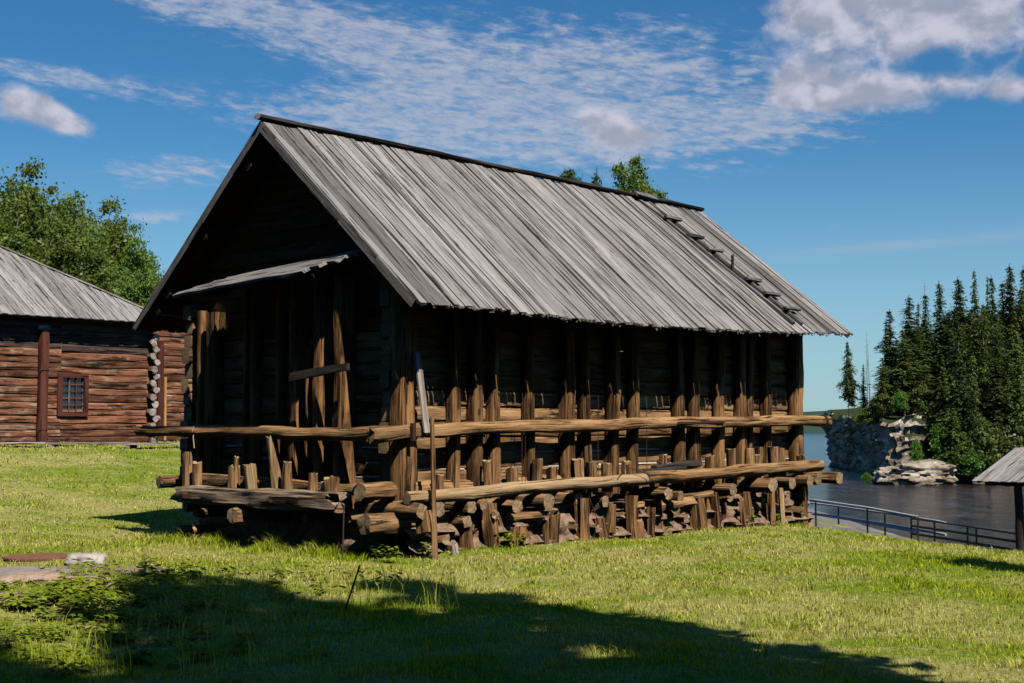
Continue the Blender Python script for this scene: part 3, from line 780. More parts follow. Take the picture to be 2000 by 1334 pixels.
# logs pointing out of the gable
for y, z, tip, r, tail in [(-.10, .885, -.62, .125, .5), (-.18, .455, -.60, .135, .4), (4.80, .875, -.55, .115, .6), (2.62, .46, -.72, .135, .6), (4.05, .42, -.40, .07, .5), (3.3, .45, -.30, .05, .3), (1.35, .47, -.40, .06, .4), (0.45, .52, -.35, .07, .5), (4.45, .12, -.42, .10, .4), (4.4, .5, -.35, .07, .4)]:
    one(log, 'sill_log', [M['timber'], M['end']], barn, (tail + (3 if y < 0 else 0), y + (.1 if y < 0 else 0), z), (tip, y, z), r, n=14, seg=.15, sq=2.4, wob=.008, rough=.12, rag=.015)
mb = MB(); log(mb, (-.56, 2.62, .46), (-.53, 2.62, .46), .148, n=16, wob=0, rough=.04); mb.build('iron_ring', [M['iron'], M['iron']], barn, smooth=True, sharp=40)

# posts of the gable
for y1, w, p, b_, t_ in [(4.02, .30, .22, .6, 3.55), (4.50, .12, .15, .6, 3.60), (3.02, .16, .16, .6, 3.95), (2.42, .13, .16, .6, 3.95), (1.90, .22, .26, .6, 3.95), (1.28, .22, .32, .6, 3.90), (0.80, .22, .32, .6, 3.90), (-.14, .14, .12, 1.0, 3.4), (3.35, .1, .1, .7, 3.9), (1.62, .05, .28, 1.2, 2.9)]:
    one(log, 'gable_post', [M['post'], M['end']], barn, (.12 - p / 2, y1 + w / 2, b_), (.12 - p / 2, y1 + w / 2 + rng.uniform(-.02, .02), t_), w * .49, n=16, sq=4.0, seg=.25,
        up=(1, 0, 0), h=p / w * 1.02, rough=.07, wob=.006)
mb = MB(); board(mb, (-.30, 1.82, 2.47), (-.33, .48, 2.58), .125, .05, (-1, 0, .1), .12, .006, taper=.8, rag=.03, tint=.4)
mb.build('cross_brace', M['char'], barn)
# stakes between the gable beams
for y, z0, dy, top, w, m_ in [(3.10, .8, 0, 1.16, .18, 'timber'), (3.02, .8, .0, 1.30, .07, 'timber'), (2.62, .7, .08, 1.18, .19, 'pale'), (2.02, .72, .16, 1.60, .15, 'pale'), (1.80, .75, -.02, 1.24, .14, 'timber'),
                           (1.22, .7, 0, 1.1, .15, 'timber'), (4.3, .7, .05, 1.35, .17, 'timber'), (4.05, .7, 0, 1.2, .16, 'timber'), (.80, .7, 0, 1.05, .2, 'timber'), (.92, .7, 0, .98, .17, 'pale')]:
    one(log, 'short_stake', [M[m_], M['end']], barn, (-.36, y, z0), (-.36, y + dy, top), w * .5, w * .44, n=12, sq=3, seg=.12, rough=.14, rag=.03, wob=.006)
one(log, 'thin_stick', [M['pale'], M['end']], barn, (-.3, 2.25, 1.1), (-.3, 2.42, 1.62), .012, n=6)
# block heads of the crib at the two near corners
for i in range(9):
    z = .60 + i * .235
    one(log, 'corner_log_end', [M['upper'], M['timber']], barn, (.22, .1, z + .11), (.22, -.2 + rng.uniform(-.02, .03), z + .11), .095, n=12, sq=4, h=1.1, rough=.06, wob=0, tint=rng.random())

def rubble(name, pts0, pts1, zt, seed, amp=.11):
    """crumbling earth and rotten wood below the floor logs, a thick bumpy wall"""
    mb = MB(); p0 = Vector(pts0); p1 = Vector(pts1); d = (p1 - p0); L = d.length; d.normalize(); nn = Vector((d.y, -d.x, 0))
    nu, nv = int(L / .06), 16
    b = len(mb.v)
    for i in range(nu + 1):
        for j in range(nv + 1):
            P = p0 + d * (L * i / nu); z = -.45 + (zt + .45) * j / nv
            q = Vector((P.x * 3, P.y * 3, z * 6 + seed))
            o = amp * mnoise.fractal(q, 1.0, 2.0, 4) + amp * 1.2 * abs(mnoise.noise(q * 2.6)) + amp * .5 * math.sin(z * 26 + 2 * mnoise.noise(q * .6)) + .30 * max(0, .5 - z)
            P2 = P + nn * o
            mb.v.append((P2.x, P2.y, z))
    for i in range(nu):
        for j in range(nv):
            a = b + i * (nv + 1) + j
            mb.face((a, a + nv + 1, a + nv + 2, a + 1), [(0, 0), (1, 0), (1, 1), (0, 1)], 0, rng.random())
    b2 = len(mb.v)                       # back face and top give it thickness
    for P in (p0 - nn * .45, p1 - nn * .45):
        mb.v.append((P.x, P.y, -.45)); mb.v.append((P.x, P.y, zt))
    mb.face((b2 + 2, b2, b2 + 1, b2 + 3), [(0, 0)] * 4)
    t0, t1 = b + nv, b + nu * (nv + 1) + nv
    mb.face([b + i * (nv + 1) + nv for i in range(nu + 1)] + [b2 + 3, b2 + 1], [(0, 0)] * (nu + 3))
    return mb.build(name, M['earth'], barn, smooth=True, sharp=50)
rubble('earth_footing', (0.0, -.24, 0), (10.1, -.24, 0), .57, 1.0, .13)
rubble('earth_footing', (.35, 4.9, 0), (.35, .1, 0), .56, 9.0, .06)
rubble('earth_footing', (10.15, 0.0, 0), (10.15, 4.8, 0), .62, 5.0)

# a few bent wires and the twine loop on the gable rail
def wire(name, pts, r, mat, parent):
    mb = MB()
    for a, b_ in zip(pts[:-1], pts[1:]): log(mb, a, b_, r, n=5, seg=1, wob=0, rough=0, emat=0)
    return mb.build(name, mat, parent)
ring = [(-.30 + .10 * math.sin(a), 4.13 + .02 * math.sin(a * .5), 1.685 + .105 * math.cos(a)) for a in [i * 2 * math.pi / 12 for i in range(13)]]
wire('twine_loop', ring + [(-.40, 4.12, 1.60), (-.41, 4.07, 1.42)], .008, M['twine'], barn)
for x in (1.98, 2.05, 4.95, 3.72):
    wire('hanging_wire', [(x + .35, -.3, 2.25), (x + .34, -.3, 1.4), (x + .33, -.31, .95)], .006, M['iron'], barn)
wire('bent_wire', [(4.2, -.58, .95), (4.5, -.5, 1.12), (4.9, -.6, 1.0), (5.1, -.6, .86)], .006, M['iron'], barn)
wire('bent_wire', [(3.6, -.5, .7), (3.75, -.55, .3), (3.7, -.5, .05)], .006, M['iron'], barn)

# -------- loose timbers leaning on the storehouse
def loc(x, y, z): return L2W(x, y, z)
p = loc(.08, -.82, -.06)
pole = one(log, 'leaning_pole', [M['timber'], M['end']], None, p, loc(.37, -.44, 1.88), .042, .030, n=10, seg=.2, wob=.004, rough=.08, rag=.01)
tag(pole, 'slim brown wooden pole standing upright in the grass against the corner rail', 'pole')
mb = MB(); board(mb, loc(.27, -.44, 1.68), loc(.22, -.30, 2.76), .10, .03, (-AYx, -AYy, .1), .15, .003, tint=.8, rag=.02)
pl = mb.build('leaning_board', M['silver'])
tag(pl, 'pale weathered board with dark upper end leaning above the corner of the rail', 'board')
mb = MB(); log(mb, loc(-.7, .15, -.02), loc(-.62, .22, .70), .013, .009, n=7, seg=.1, wob=.004)
tag(mb.build('thin_stake', [M['char'], M['end']]), 'thin dark stake in the dark grass before the gable corner', 'stake')
mb = MB(); log(mb, (-1.62, 13.6, -.05), (-1.47, 13.62, .42), .012, .010, n=6, seg=.08, wob=.004, rough=.1); log(mb, (-1.60, 13.6, .20), (-1.66, 13.58, .215), .008, n=5)
tag(mb.build('metal_stake', [M['black'], M['black']]), 'short black metal rod leaning in the foreground lawn at the shadow edge', 'rod')
mb = MB(); board(mb, loc(.55, -.75, -.08), loc(.52, -.72, .17), .11, .02, (-AYx, -AYy, .3), .1, .004, rag=.03)
tag(mb.build('broken_plank', M['silver']), 'small grey broken plank stuck in the grass at the storehouse corner', 'plank')

# ------------------------------------------------------------------ red log house on the left
HX, HY, HZ = -10.59, 41.47, 1.25
house = empty('log_house', (HX, HY, HZ), YAW)
tag(house, 'red-brown log house with small barred window and grey plank hip roof at the left edge', 'house')
RB = [M['redlog'], M['end_grey'], M['redlog_up']]
def house_wall(parent, name, a, b, z1, mats, plane_is='y', p=0.0, ext=0.0, h=0.2):
    mb = MB(); z = 0.0; i = 0
    while z < z1:
        hh = h * rng.uniform(.88, 1.12)
        A_, B_ = ((a - ext, p + .1, z + hh / 2), (b + ext, p + .1, z + hh / 2)) if plane_is == 'y' else ((p - .1, a - ext, z + hh / 2), (p - .1, b + ext, z + hh / 2))
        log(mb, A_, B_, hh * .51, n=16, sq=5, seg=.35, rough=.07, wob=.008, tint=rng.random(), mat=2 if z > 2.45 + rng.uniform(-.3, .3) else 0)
        z += hh; i += 1
    return mb.build(name, mats, parent, smooth=True, sharp=45)
house_wall(house, 'log_wall', -10.0, -2.98, 3.6, RB, ext=.0)
# wall pieces round the window opening
mb = MB(); z = 0.0
while z < 3.6:
    hh = .2 * rng.uniform(.9, 1.1); ti = rng.random(); mt = 2 if z > 2.5 else 0
    cz = z + hh / 2
    if 0.92 < cz < 1.88:
        log(mb, (-2.98, .1, cz), (-2.93, .1, cz), hh * .51, n=16, sq=5, mat=mt, tint=ti); log(mb, (-2.30, .1, cz), (-.05, .1, cz), hh * .51, n=16, sq=5, seg=.35, rough=.07, wob=.008, mat=mt, tint=ti)
    else: log(mb, (-2.98, .1, cz), (-.05, .1, cz), hh * .51, n=16, sq=5, seg=.35, rough=.07, wob=.008, mat=mt, tint=ti)
    z += hh
mb.build('log_wall', RB, house, smooth=True, sharp=45)
mb = MB(); z = .0; i = 0
while z < 3.45:
    hh = .205 * rng.uniform(.9, 1.1)
    log(mb, (-.10 + (.05 if i % 2 else -.04) + rng.uniform(-.03, .03), -.20 + rng.uniform(-.05, .04), z + hh / 2), (-.1, 6.8, z + hh / 2), hh * .5, n=12, seg=.6, sq=2.0, rough=.1, rag=.02, tint=rng.random(), mat=0)
    if i % 2: log(mb, (-.0, .14, z + hh / 2), (.24 + rng.uniform(-.05, .05), .12, z + hh / 2), hh * .47, n=12, sq=2.0, tint=rng.random(), mat=3)
    z += hh; i += 1
mb.build('corner_logs', RB + [M['silver']], house, smooth=True, sharp=45)
house_wall(house, 'log_wall', .2, 7.4, 3.55, RB, plane_is='x', p=-10.0)
house_wall(house, 'log_wall', -10, -.2, 3.55, RB, p=7.2)
# window: frame with boards, glass behind a wooden grid
wx, wz = -2.62, 1.40
mb = MB()
for s in (-1, 1):
    board(mb, (wx + s * .40, -.035, wz - .60), (wx + s * .40, -.035, wz + .60), .14, .05, (0, -1, 0), .3, .003, tint=.5)
    board(mb, (wx - .47, -.04, wz + s * .545), (wx + .47, -.04, wz + s * .545), .13, .055, (0, -1, 0), .3, .003, tint=.4)
win = mb.build('window', M['redtrim'], house)
mb = MB()
for i in range(1, 3): board(mb, (wx - .33 + .66 * i / 3, -.005, wz - .48), (wx - .33 + .66 * i / 3, -.005, wz + .48), .026, .03, (0, -1, 0), .5, .001)
for i in range(1, 5): board(mb, (wx - .33, -.008, wz - .48 + .96 * i / 5), (wx + .33, -.008, wz - .48 + .96 * i / 5), .024, .028, (0, -1, 0), .5, .001)
mb.build('window_grid', M['redlog'], win)
mb = MB(); mb.quad([(wx - .34, .03, wz - .5), (wx + .34, .03, wz - .5), (wx + .34, .03, wz + .5), (wx - .34, .03, wz + .5)])
mb.build('pane', M['glass'], win)
mb = MB(); mb.quad([(wx - .36, .12, wz - .5), (wx + .36, .12, wz - .5), (wx + .36, .12, wz + .5), (wx - .36, .12, wz + .5)]); mb.build('dark_room_sheet', M['black'], win)  # black sheet stands in for the unlit room behind the pane
# clamp post beside the window with its pale cap and iron bolts
cp = one(log, 'clamp_post', [M['redtrim'], M['end_grey']], house, (-3.58, -.10, -.1), (-3.56, -.09, 3.18), .125, n=12, sq=4.5, seg=.3, rough=.04, wob=.004)
one(log, 'cap_block', [M['silver'], M['end_grey']], cp, (-3.76, -.1, 3.24), (-3.37, -.1, 3.24), .065, n=10, sq=4)
for z in (.42, 2.05): one(log, 'iron_bolt', [M['iron'], M['iron']], cp, (-3.75, -.225, z), (-3.40, -.225, z + .01), .014, n=6)
# roof: hip with planks running up the slope
def hip_roof():
    ez, k = 3.52, .61
    x0, x1, y0, y1 = -10.6, .5, -.5, 7.9
    def plank(mb, P0, P1, n, i):
        w = .16
        d = (P1 - P0)
        if d.length < .08: return
        board(mb, P0 + n * (.014 * (i % 2)), P1 + n * (.014 * (i % 2)), w * 1.02, .03, n, 1.2, .004, tint=rng.random())
    a_max = (y1 - y0) / 2
    mb = MB(); i = 0; x = x0 + .08
    n = Vector((0, -k, 1)).normalized()
    while x < x1:
        a = min(x1 - x, x - x0, a_max)
        plank(mb, Vector((x, y0 - rng.uniform(-.02, .03), ez - .0)), Vector((x, y0 + a, ez + k * a)), n, i); x += .16; i += 1
    mb.build('roof_slope', M['shingle'], house)
    mb = MB(); i = 0; y = y0 + .08; n = Vector((k, 0, 1)).normalized()
    while y < y1:
        a = min(y - y0, y1 - y, a_max)
        plank(mb, Vector((x1, y, ez)), Vector((x1 - a, y, ez + k * a)), n, i); y += .16; i += 1
    mb.build('roof_slope', M['shingle'], house)
    mb = MB(); i = 0; x = x0 + .08; n = Vector((0, k, 1)).normalized()
    while x < x1:
        a = min(x1 - x, x - x0, a_max)
        plank(mb, Vector((x, y1, ez)), Vector((x, y1 - a, ez + k * a)), n, i); x += .16; i += 1
    mb.build('roof_slope', M['shingle'], house)
    mb = MB()
    board(mb, (x1, y0, ez + .05), (x1 - a_max, y0 + a_max, ez + k * a_max + .05), .16, .04, (0, 0, 1), 1, .004, tint=.7)
    board(mb, (x1 - a_max, y0 + a_max, ez + k * a_max + .05), (x0 + a_max, y0 + a_max, ez + k * a_max + .05), .2, .05, (0, 0, 1), 1, .004, tint=.6)
    mb.build('ridge_board', M['silver'], house)
    mb = MB(); mb.quad([(x0 + .05, y0 + .05, ez - .03), (x1 - .05, y0 + .05, ez - .03), (x1 - .05, y1, ez - .03), (x0 + .05, y1, ez - .03)])
    mb.build('eave_boards', M['upper'], house)
hip_roof()

# another red building glimpsed between the two
shed2 = empty('red_log_outbuilding', (-11.9, 46.3, 1.3), YAW)
tag(shed2, 'dark red log outbuilding partly hidden behind the storehouse, narrow yellow board on its front', 'outbuilding')
house_wall(shed2, 'log_wall', -.6, 6.0, 4.1, [M['redlog'], M['end_grey'], M['redlog']], ext=0, h=.22)
house_wall(shed2, 'log_wall', .2, 3.6, 4.1, [M['redlog'], M['end_grey'], M['redlog']], plane_is='x', p=6.0, h=.22)
mb = MB(); board(mb, (.32, -.05, 0), (.30, -.05, 3.3), .22, .08, (0, -1, 0), .4, .003, tint=.3); mb.build('door_post', M['redtrim'], shed2)
mb = MB(); board(mb, (.52, -.03, 0), (.51, -.03, 2.1), .08, .05, (0, -1, 0), .4, .003, tint=.6); mb.build('door_frame', M['yellow'], shed2)
mb = MB(); i = 0
while i < 36:
    board(mb, (-.3 + i * .18, -.3, 4.1 + .012 * (i % 2)), (-.3 + i * .18, 3.8, 4.22 + .012 * (i % 2)), .185, .03, (0, -.35, 1), 1, .003); i += 1
mb.build('roof', M['shingle'], shed2)

# plank walk in front of the red house
def boardwalk():
    root = empty('boardwalk', (-12, 36.6, 0))
    tag(root, 'low grey plank walkway crossing the lawn in front of the red log house', 'walkway')
    mb = MB(); sup = MB(); x = -22.0
    while x < -1.0:
        y = 36.4 + .0 * x; z = float(ground(x, y, False)) + .10
        z = max(z, 1.16)
        for j in range(3):
            board(mb, (x + 12, -.25 + j * .24, z), (x + 13.9 + 12, -.25 + j * .24, z) if False else (x + 1.98 + 12, -.25 + j * .24, z + rng.uniform(-.012, .012)), .22, .045, (0, 0, 1), .8, .004)
        log(sup, (x + 12 + .1, -.35, z - .07), (x + 12 + .1, .4, z - .07), .06, n=8)
        x += 2.0
    mb.build('planks', M['silver'], root); sup.build('bearer_logs', [M['rot'], M['end_grey']], root)
boardwalk()

# ------------------------------------------------------------------ trees
def leaf_quad(mb, c, s, r, tint, asp=.6, mat=0):
    a = Vector((r.gauss(0, 1), r.gauss(0, 1), r.gauss(0, 1))).normalized()
    q = Vector((r.gauss(0, 1), r.gauss(0, 1), r.gauss(0, 1)))
    bb = a.cross(q).normalized() * s * asp; a = a * s
    mb.quad([c - a, c - bb, c + a, c + bb], mat, tint)

def make_leafy(name, seed, H, Rr, n_cl, n_leaf, leaf, base=.18, lobes=5, lmat='leaves', asp=.6, lob=1.0):
    """broadleaf tree: tapered trunk, limbs and many leaf clusters round them"""
    r = random.Random(seed)
    root = empty(name)
    tk = MB(); cr = MB()
    log(tk, (0, 0, -.4), (r.uniform(-.1, .1) * Rr, 0, H * .93), max(.07, H * .014), .02, n=8, seg=H / 12, wob=H * .006, rough=.05)
    tips = []
    heads = [(0, 0, 1.0)] + [(r.uniform(-.6, .6) * Rr, r.uniform(-.6, .6) * Rr, r.uniform(.72, .95)) for _ in range(lobes)]
    for i in range(n_cl):
        hx, hy, hz = heads[r.randrange(len(heads))]
        f = base + (1 - base) * (r.random() ** .85)
        g = (f - base) / (1 - base)
        env = Rr * (math.sin(math.pi * min(1, (g * .86 + .12))) ** .6) * (1 - .22 * g)
        a = r.random() * 6.283; q = env * (.35 + .65 * math.sqrt(r.random()))
        # lobed silhouette
        q *= 1 + lob * (.22 * math.sin(3 * a + seed + 5 * g) + .16 * math.sin(14 * g + seed * 2 + a))
        z = f * H * (1 - (1 - hz) * max(0, g - .5) * 2)
        c = Vector((math.cos(a) * q * .8 + hx * g * .7, math.sin(a) * q * .8 + hy * g * .7, z))
        tips.append((c, g))
    for i, (c, g) in enumerate(tips):
        if i % 4 == 0:
            z0 = max(H * base * .7, c.z - c.xy.length * r.uniform(.6, 1.1))
            log(tk, (0, 0, z0), tuple(c), max(.02, .05 * (1 - g) * H / 12), .012, n=5, seg=.8, wob=.03)
        cs = Rr * r.uniform(.16, .30) * (1 - .35 * g); ct = r.random()
        for _ in range(n_leaf):
            d = Vector((r.gauss(0, 1), r.gauss(0, 1), r.gauss(0, .8))) * cs * .62
            leaf_quad(cr, c + d, leaf * r.uniform(.6, 1.25), r, min(1, max(0, ct * .6 + r.random() * .4)), asp)
    tk.build('trunk', [M['bark'], M['bark']], root, smooth=True)
    cr.build('crown', M[lmat], root)
    return root

def make_spruce(name, seed, H, Rr, bare=.06, dens=1.0, lmat='needles', dead=0.0, irregular=.25, leaf=.26):
    r = random.Random(seed); root = empty(name); tk = MB(); cr = MB()
    log(tk, (0, 0, -.5), (0, 0, H), max(.06, H * .011), .015, n=7, seg=H / 8, wob=.02)
    z = H * bare; step = .34 * H / 16
    while z < H * .985:
        g = (z / H - bare) / (1 - bare)
        env = Rr * ((1 - g) ** .72) * (.55 + .45 * min(1, g * 5)) * (1 + irregular * math.sin(g * 23 + seed) * .6)
        nb = max(3, int((5 + 4 * (1 - g)) * dens))
        for _ in range(nb):
            a = r.random() * 6.283; Lb = env * r.uniform(.5, 1.12) * (1 + .12 * math.sin(2 * a + seed))
            if r.random() < dead: continue
            droop = r.uniform(.10, .42) * Lb; z1 = z + r.uniform(-.12, .12)
            dx, dy = math.cos(a), math.sin(a)
            m = max(2, int(Lb / .30) + 1)
            if r.random() < .35: log(tk, (0, 0, z1), (dx * Lb * .8, dy * Lb * .8, z1 - droop * .6), .022, .008, n=4, seg=2, wob=0)
            ct = r.random()
            for j in range(m):
                t = (j + .6) / m
                c = Vector((dx * Lb * t, dy * Lb * t, z1 - droop * t * t + .10 * Lb * max(0, t - .75)))
                for _k in range(3):
                    cc = c + Vector((r.gauss(0, .16), r.gauss(0, .09), r.gauss(0, .05) - .05))
                    s = leaf * (1.15 - .5 * t) * r.uniform(.7, 1.3) * (.6 + .4 * (1 - g))
                    al = Vector((dx + r.gauss(0, .5), dy + r.gauss(0, .5), -.35 + r.gauss(0, .25))).normalized() * s
                    sdv = Vector((-dy + r.gauss(0, .3), dx + r.gauss(0, .3), r.gauss(0, .5))).normalized() * s * .38
                    cr.quad([cc - al, cc - sdv, cc + al, cc + sdv], 0, min(1, ct * .5 + r.random() * .5))
        z += step * r.uniform(.75, 1.2)
    for j in range(6):
        leaf_quad(cr, Vector((0, 0, H - .1 * j)), .14, r, .6, .3)
    tk.build('trunk', [M['bark'], M['bark']], root); cr.build('crown', M[lmat], root)
    return root

def make_snag(name, seed, H, dens=1.0):
    r = random.Random(seed); root = empty(name); tk = MB(); br = MB()
    log(tk, (0, 0, -.5), (r.uniform(-.4, .4), 0, H), .10, .02, n=7, seg=H / 8, wob=.04)
    for i in range(int(34 * dens)):
        z = H * r.uniform(.3, .98); a = r.random() * 6.283; Lb = (1.1 - z / H * .85) * r.uniform(.4, 1.2)
        log(br, (0, 0, z), (math.cos(a) * Lb, math.sin(a) * Lb, z - .25 * Lb), .02, .008, n=4, seg=1, wob=0)
    tk.build('trunk', [M['deadwood'], M['deadwood']], root); br.build('branches', [M['deadwood'], M['deadwood']], root)
    return root

def place(o, x, y, z, rz, s, sz=None):
    o.location = (x, y, z); o.rotation_euler = (0, 0, rz); o.scale = (s, s, sz or s); return o

# --- broadleaf trees behind the red house
protos = [make_leafy('birch_tree', 11, 12, 2.4, 260, 62, .105, .12, 6), make_leafy('birch_tree', 23, 12, 2.0, 230, 62, .10, .15, 4), make_leafy('birch_tree', 37, 12, 2.7, 280, 62, .105, .10, 7)]
left = [(-90, 300, 60, 0, 1.0), (-15, 318, 60, 2, .92), (45, 322, 58, 0, .80), (95, 372, 62, 1, .85), (152, 366, 60, 2, .80), (207, 394, 63, 0, .82), (262, 446, 60, 1, .62), (305, 492, 62, 2, .50), (20, 400, 54, 1, .9), (120, 440, 53, 0, .8), (335, 560, 60, 1, .55), (190, 470, 54, 1, .7), (70, 352, 66, 2, .8), (130, 392, 65, 1, .9), (235, 430, 66, 0, .7)]
labels_left = ['', 'tallest broadleaf tree at the left edge above the red house roof', 'tall leafy tree with pointed top near the left edge', 'slender leafy tree in the notch of the treeline',
               'round-topped leafy tree at the middle of the left treeline', 'leafy tree with blunt crown right of the middle treeline', 'lower leafy tree sloping down towards the storehouse roof', 'thin airy small tree beside the storehouse roof edge',
               'front leafy tree rising straight over the hip roof on the far left', 'front leafy tree just behind the house ridge line', 'smallest leafy tree touching the storehouse gable edge', 'front leafy tree behind the lower end of the hip roof',
               'darker tree further back between the two tallest at the left', 'back tree filling the gap left of the round-topped one', 'back tree showing between the blunt crown and the lower tree']
used = set()
for i, (px, ty, d, v, s) in enumerate(left):
    x = (px - 1000) / F_PX * d; zt = 1.75 + (834 - ty) / F_PX * d; zb = float(ground(x, d, False)) - .1
    o = protos[v] if v not in used else copy_tree(protos[v]); used.add(v)
    sz = (zt - zb) / 12.0 * 1.02
    place(o, x, d, zb, rng.random() * 6.28, s, sz)
    tag(o, labels_left[i] or 'broadleaf tree mostly outside the left edge of the picture', 'tree', 'leafy trees behind the red house')

# --- three tree tops over the storehouse ridge
def top_at(o, px, ty, d, H, s):
    x = (px - 1000) / F_PX * d; zt = 1.75 + (834 - ty) / F_PX * d
    sz = zt / H; return place(o, x, d, 0, rng.random() * 6, s, sz)
o = make_leafy('pine_tree', 51, 14, 1.2, 120, 60, .11, .82, 2, 'needles', .3); top_at(o, 1113, 334, 72, 14, 1.0)
tag(o, 'dark pine top showing above the roof ridge, leftmost of three treetops', 'tree', 'treetops above the roof ridge')
o = make_spruce('spruce_tree', 52, 14, 2.6, .1, 1.6, 'needles', 0, .3, .3); top_at(o, 1167, 325, 72, 14, .9)
tag(o, 'small dark spruce tip between the pine and the birch above the roof ridge', 'tree', 'treetops above the roof ridge')
o = make_leafy('birch_tree', 53, 14, 1.75, 230, 80, .10, .72, 3, 'leaves', .5); top_at(o, 1238, 303, 72, 14, 1.0)
tag(o, 'green birch crown rising above the roof ridge beside the roof ladder', 'tree', 'treetops above the roof ridge')

# ------------------------------------------------------------------ cliff and wooded headland across the river
def rock_mat():
    m, t = mat_new('limestone')
    g = t.node('ShaderNodeNewGeometry'); pos = g.outputs['Position']
    a = t.noise(pos, .55, 8, .65, .5); b = t.noise(t.vmul(pos, (1.2, 1.2, .9)), .9, 7, .68, .5)
    col = t.ramp(a, [(.32, (.14, .10, .07)), (.45, (.34, .26, .18)), (.58, (.52, .44, .34)), (.8, (.58, .53, .45))])
    col = t.mix(t.smooth(b, .46, .34), col, (.07, .05, .04))
    sep = t.node('ShaderNodeSeparateXYZ'); t.put(sep.inputs[0], g.outputs['Normal'])
    veg = t.math('ADD', t.smooth(t.math('ADD', sep.outputs[2], t.math('MULTIPLY', a, .9)), .95, 1.15), 0)
    sp = t.node('ShaderNodeSeparateXYZ'); t.put(sp.inputs[0], pos)
    hi = t.smooth(sp.outputs[2], -3.0, -.5)
    col = t.mix(t.math('MULTIPLY', veg, hi), col, (.030, .042, .014))
    wet = t.smooth(sp.outputs[2], WATER + .9, WATER + .1)
    col = t.mix(t.math('MULTIPLY', wet, .7), col, (.05, .04, .03))
    finish(t, col, .92, t.math('ADD', a, b), 1.0, .35, .15)
    M['rock'] = m
rock_mat()
def build_cliff():
    Q = [(47.5, 215, 4.0), (45, 196, 3.2), (44.8, 180, 2.4), (43.4, 167, 2.6), (40.1, 153.4, 2.4), (41.4, 152.0, 2.3), (42.4, 151.5, 2.6), (43.8, 152, 3.2), (45.4, 153.5, 2.4), (47.4, 156.5, .6), (49.5, 155.5, .2), (52, 152.5, -1.5), (56, 150, -2.4), (64, 146, -2.8), (90, 134, -2.6)]
    pts = []
    for (a, b) in zip(Q[:-1], Q[1:]):
        L = math.hypot(b[0] - a[0], b[1] - a[1]); n = max(1, int(L / .42))
        for i in range(n): f = i / n; pts.append([a[k] + (b[k] - a[k]) * f for k in range(3)])
    pts.append(list(Q[-1]))
    tgt = Vector((85, 225))
    zs = 24
    mb = MB(); N = len(pts); rows = []
    for i, (x, y, zt) in enumerate(pts):
        p, q = pts[max(0, i - 1)], pts[min(N - 1, i + 1)]
        d = Vector((q[0] - p[0], q[1] - p[1])).normalized(); nn = Vector((d.y, -d.x))
        zt = zt + .8 * mnoise.noise(Vector((x * .5, y * .5, 3)))
        row = []
        for j in range(zs):
            z = -6 + (zt + 6) * j / (zs - 1)
            P = Vector((x * .35, y * .35, z * .55))
            o = -.5 + .95 * mnoise.fractal(P, .9, 2.1, 5) + .8 * abs(mnoise.noise(P * 2.7)) + .12 * math.sin(z * 4.2 + 3 * mnoise.noise(P * .8)) - (z - zt) * -.10
            vc = mnoise.voronoi(Vector((x * .55, y * .55, z * .8)))[0]
            o += .75 * (vc[1] - vc[0]) - (.35 if vc[1] - vc[0] < .09 else 0)
            row.append((x + nn.x * o, y + nn.y * o, z))
        for f, rise in ((.02, .1), (.05, .3), (.10, .8), (.18, 1.8), (.3, 3.4), (.5, 5.5), (.8, 7)):
            xx = x + (tgt.x - x) * f; yy = y + (tgt.y - y) * f
            row.append((xx, yy, zt + rise * (5.6 - zt) / 3.0 * .8 + .5 * mnoise.noise(Vector((xx * .2, yy * .2, 0)))))
        rows.append(row)
    K = len(rows[0]); b = 0
    for r_ in rows: mb.v.extend(r_)
    for i in range(N - 1):
        for j in range(K - 1):
            mb.face((i * K + j, (i + 1) * K + j, (i + 1) * K + j + 1, i * K + j + 1), [(0, 0)] * 4)
    tag(mb.build('cliff', M['rock'], None, smooth=True, sharp=28), kind='structure')
build_cliff()

def boulder(name, loc_, dims, seed, mat, label, group=None, layered=.0, parent=None, sub=24, cat='boulder'):
    am = .16 if cat == 'stone' else .30
    mb = MB(); nu, nv = sub * 2, sub
    for i in range(nv + 1):
        th = math.pi * i / nv
        for j in range(nu):
            ph = 2 * math.pi * j / nu
            p = Vector((math.sin(th) * math.cos(ph), math.sin(th) * math.sin(ph), math.cos(th)))
            p = Vector([math.copysign(abs(c) ** .7, c) for c in p])
            o = 1 + am * mnoise.fractal(p * 1.6 + Vector((seed, 0, 0)), 1, 2, 4) + .10 * abs(mnoise.noise(p * 5 + Vector((seed, 1, 0))))
            if layered: o += layered * (abs(math.sin(p.z * 7.5 + mnoise.noise(p * 2) * 2.2)) ** .35 - .8)
            mb.v.append((p.x * o * dims[0], p.y * o * dims[1], p.z * o * dims[2]))
    for i in range(nv):
        for j in range(nu):
            j2 = (j + 1) % nu
            mb.face((i * nu + j, (i + 1) * nu + j, (i + 1) * nu + j2, i * nu + j2), [(0, 0)] * 4)
    o = mb.build(name, M[mat], parent, smooth=True, sharp=35); o.location = loc_
    return tag(o, label, cat, group)
boulder('boulder', (42.4, 146.4, -3.3), (3.4, 1.9, 1.35), 3.3, 'rock', 'big pale layered limestone boulder at the water edge below the cliff', layered=.16, sub=40)
boulder('boulder', (39.4, 146.8, -3.5), (1.5, 1.3, .95), 8.1, 'rock', 'smaller pale rock leaning against the left end of the big limestone boulder', layered=.14)
boulder('boulder', (48.8, 145.8, -4.0), (1.0, .8, .5), 5.1, 'rock', 'low rock at the waterline under the bright bushes', 'shore rocks')
boulder('boulder', (50.4, 144.6, -3.9), (1.4, .9, .7), 6.6, 'rock', 'brownish rock at the waterline near the shed roof', 'shore rocks')
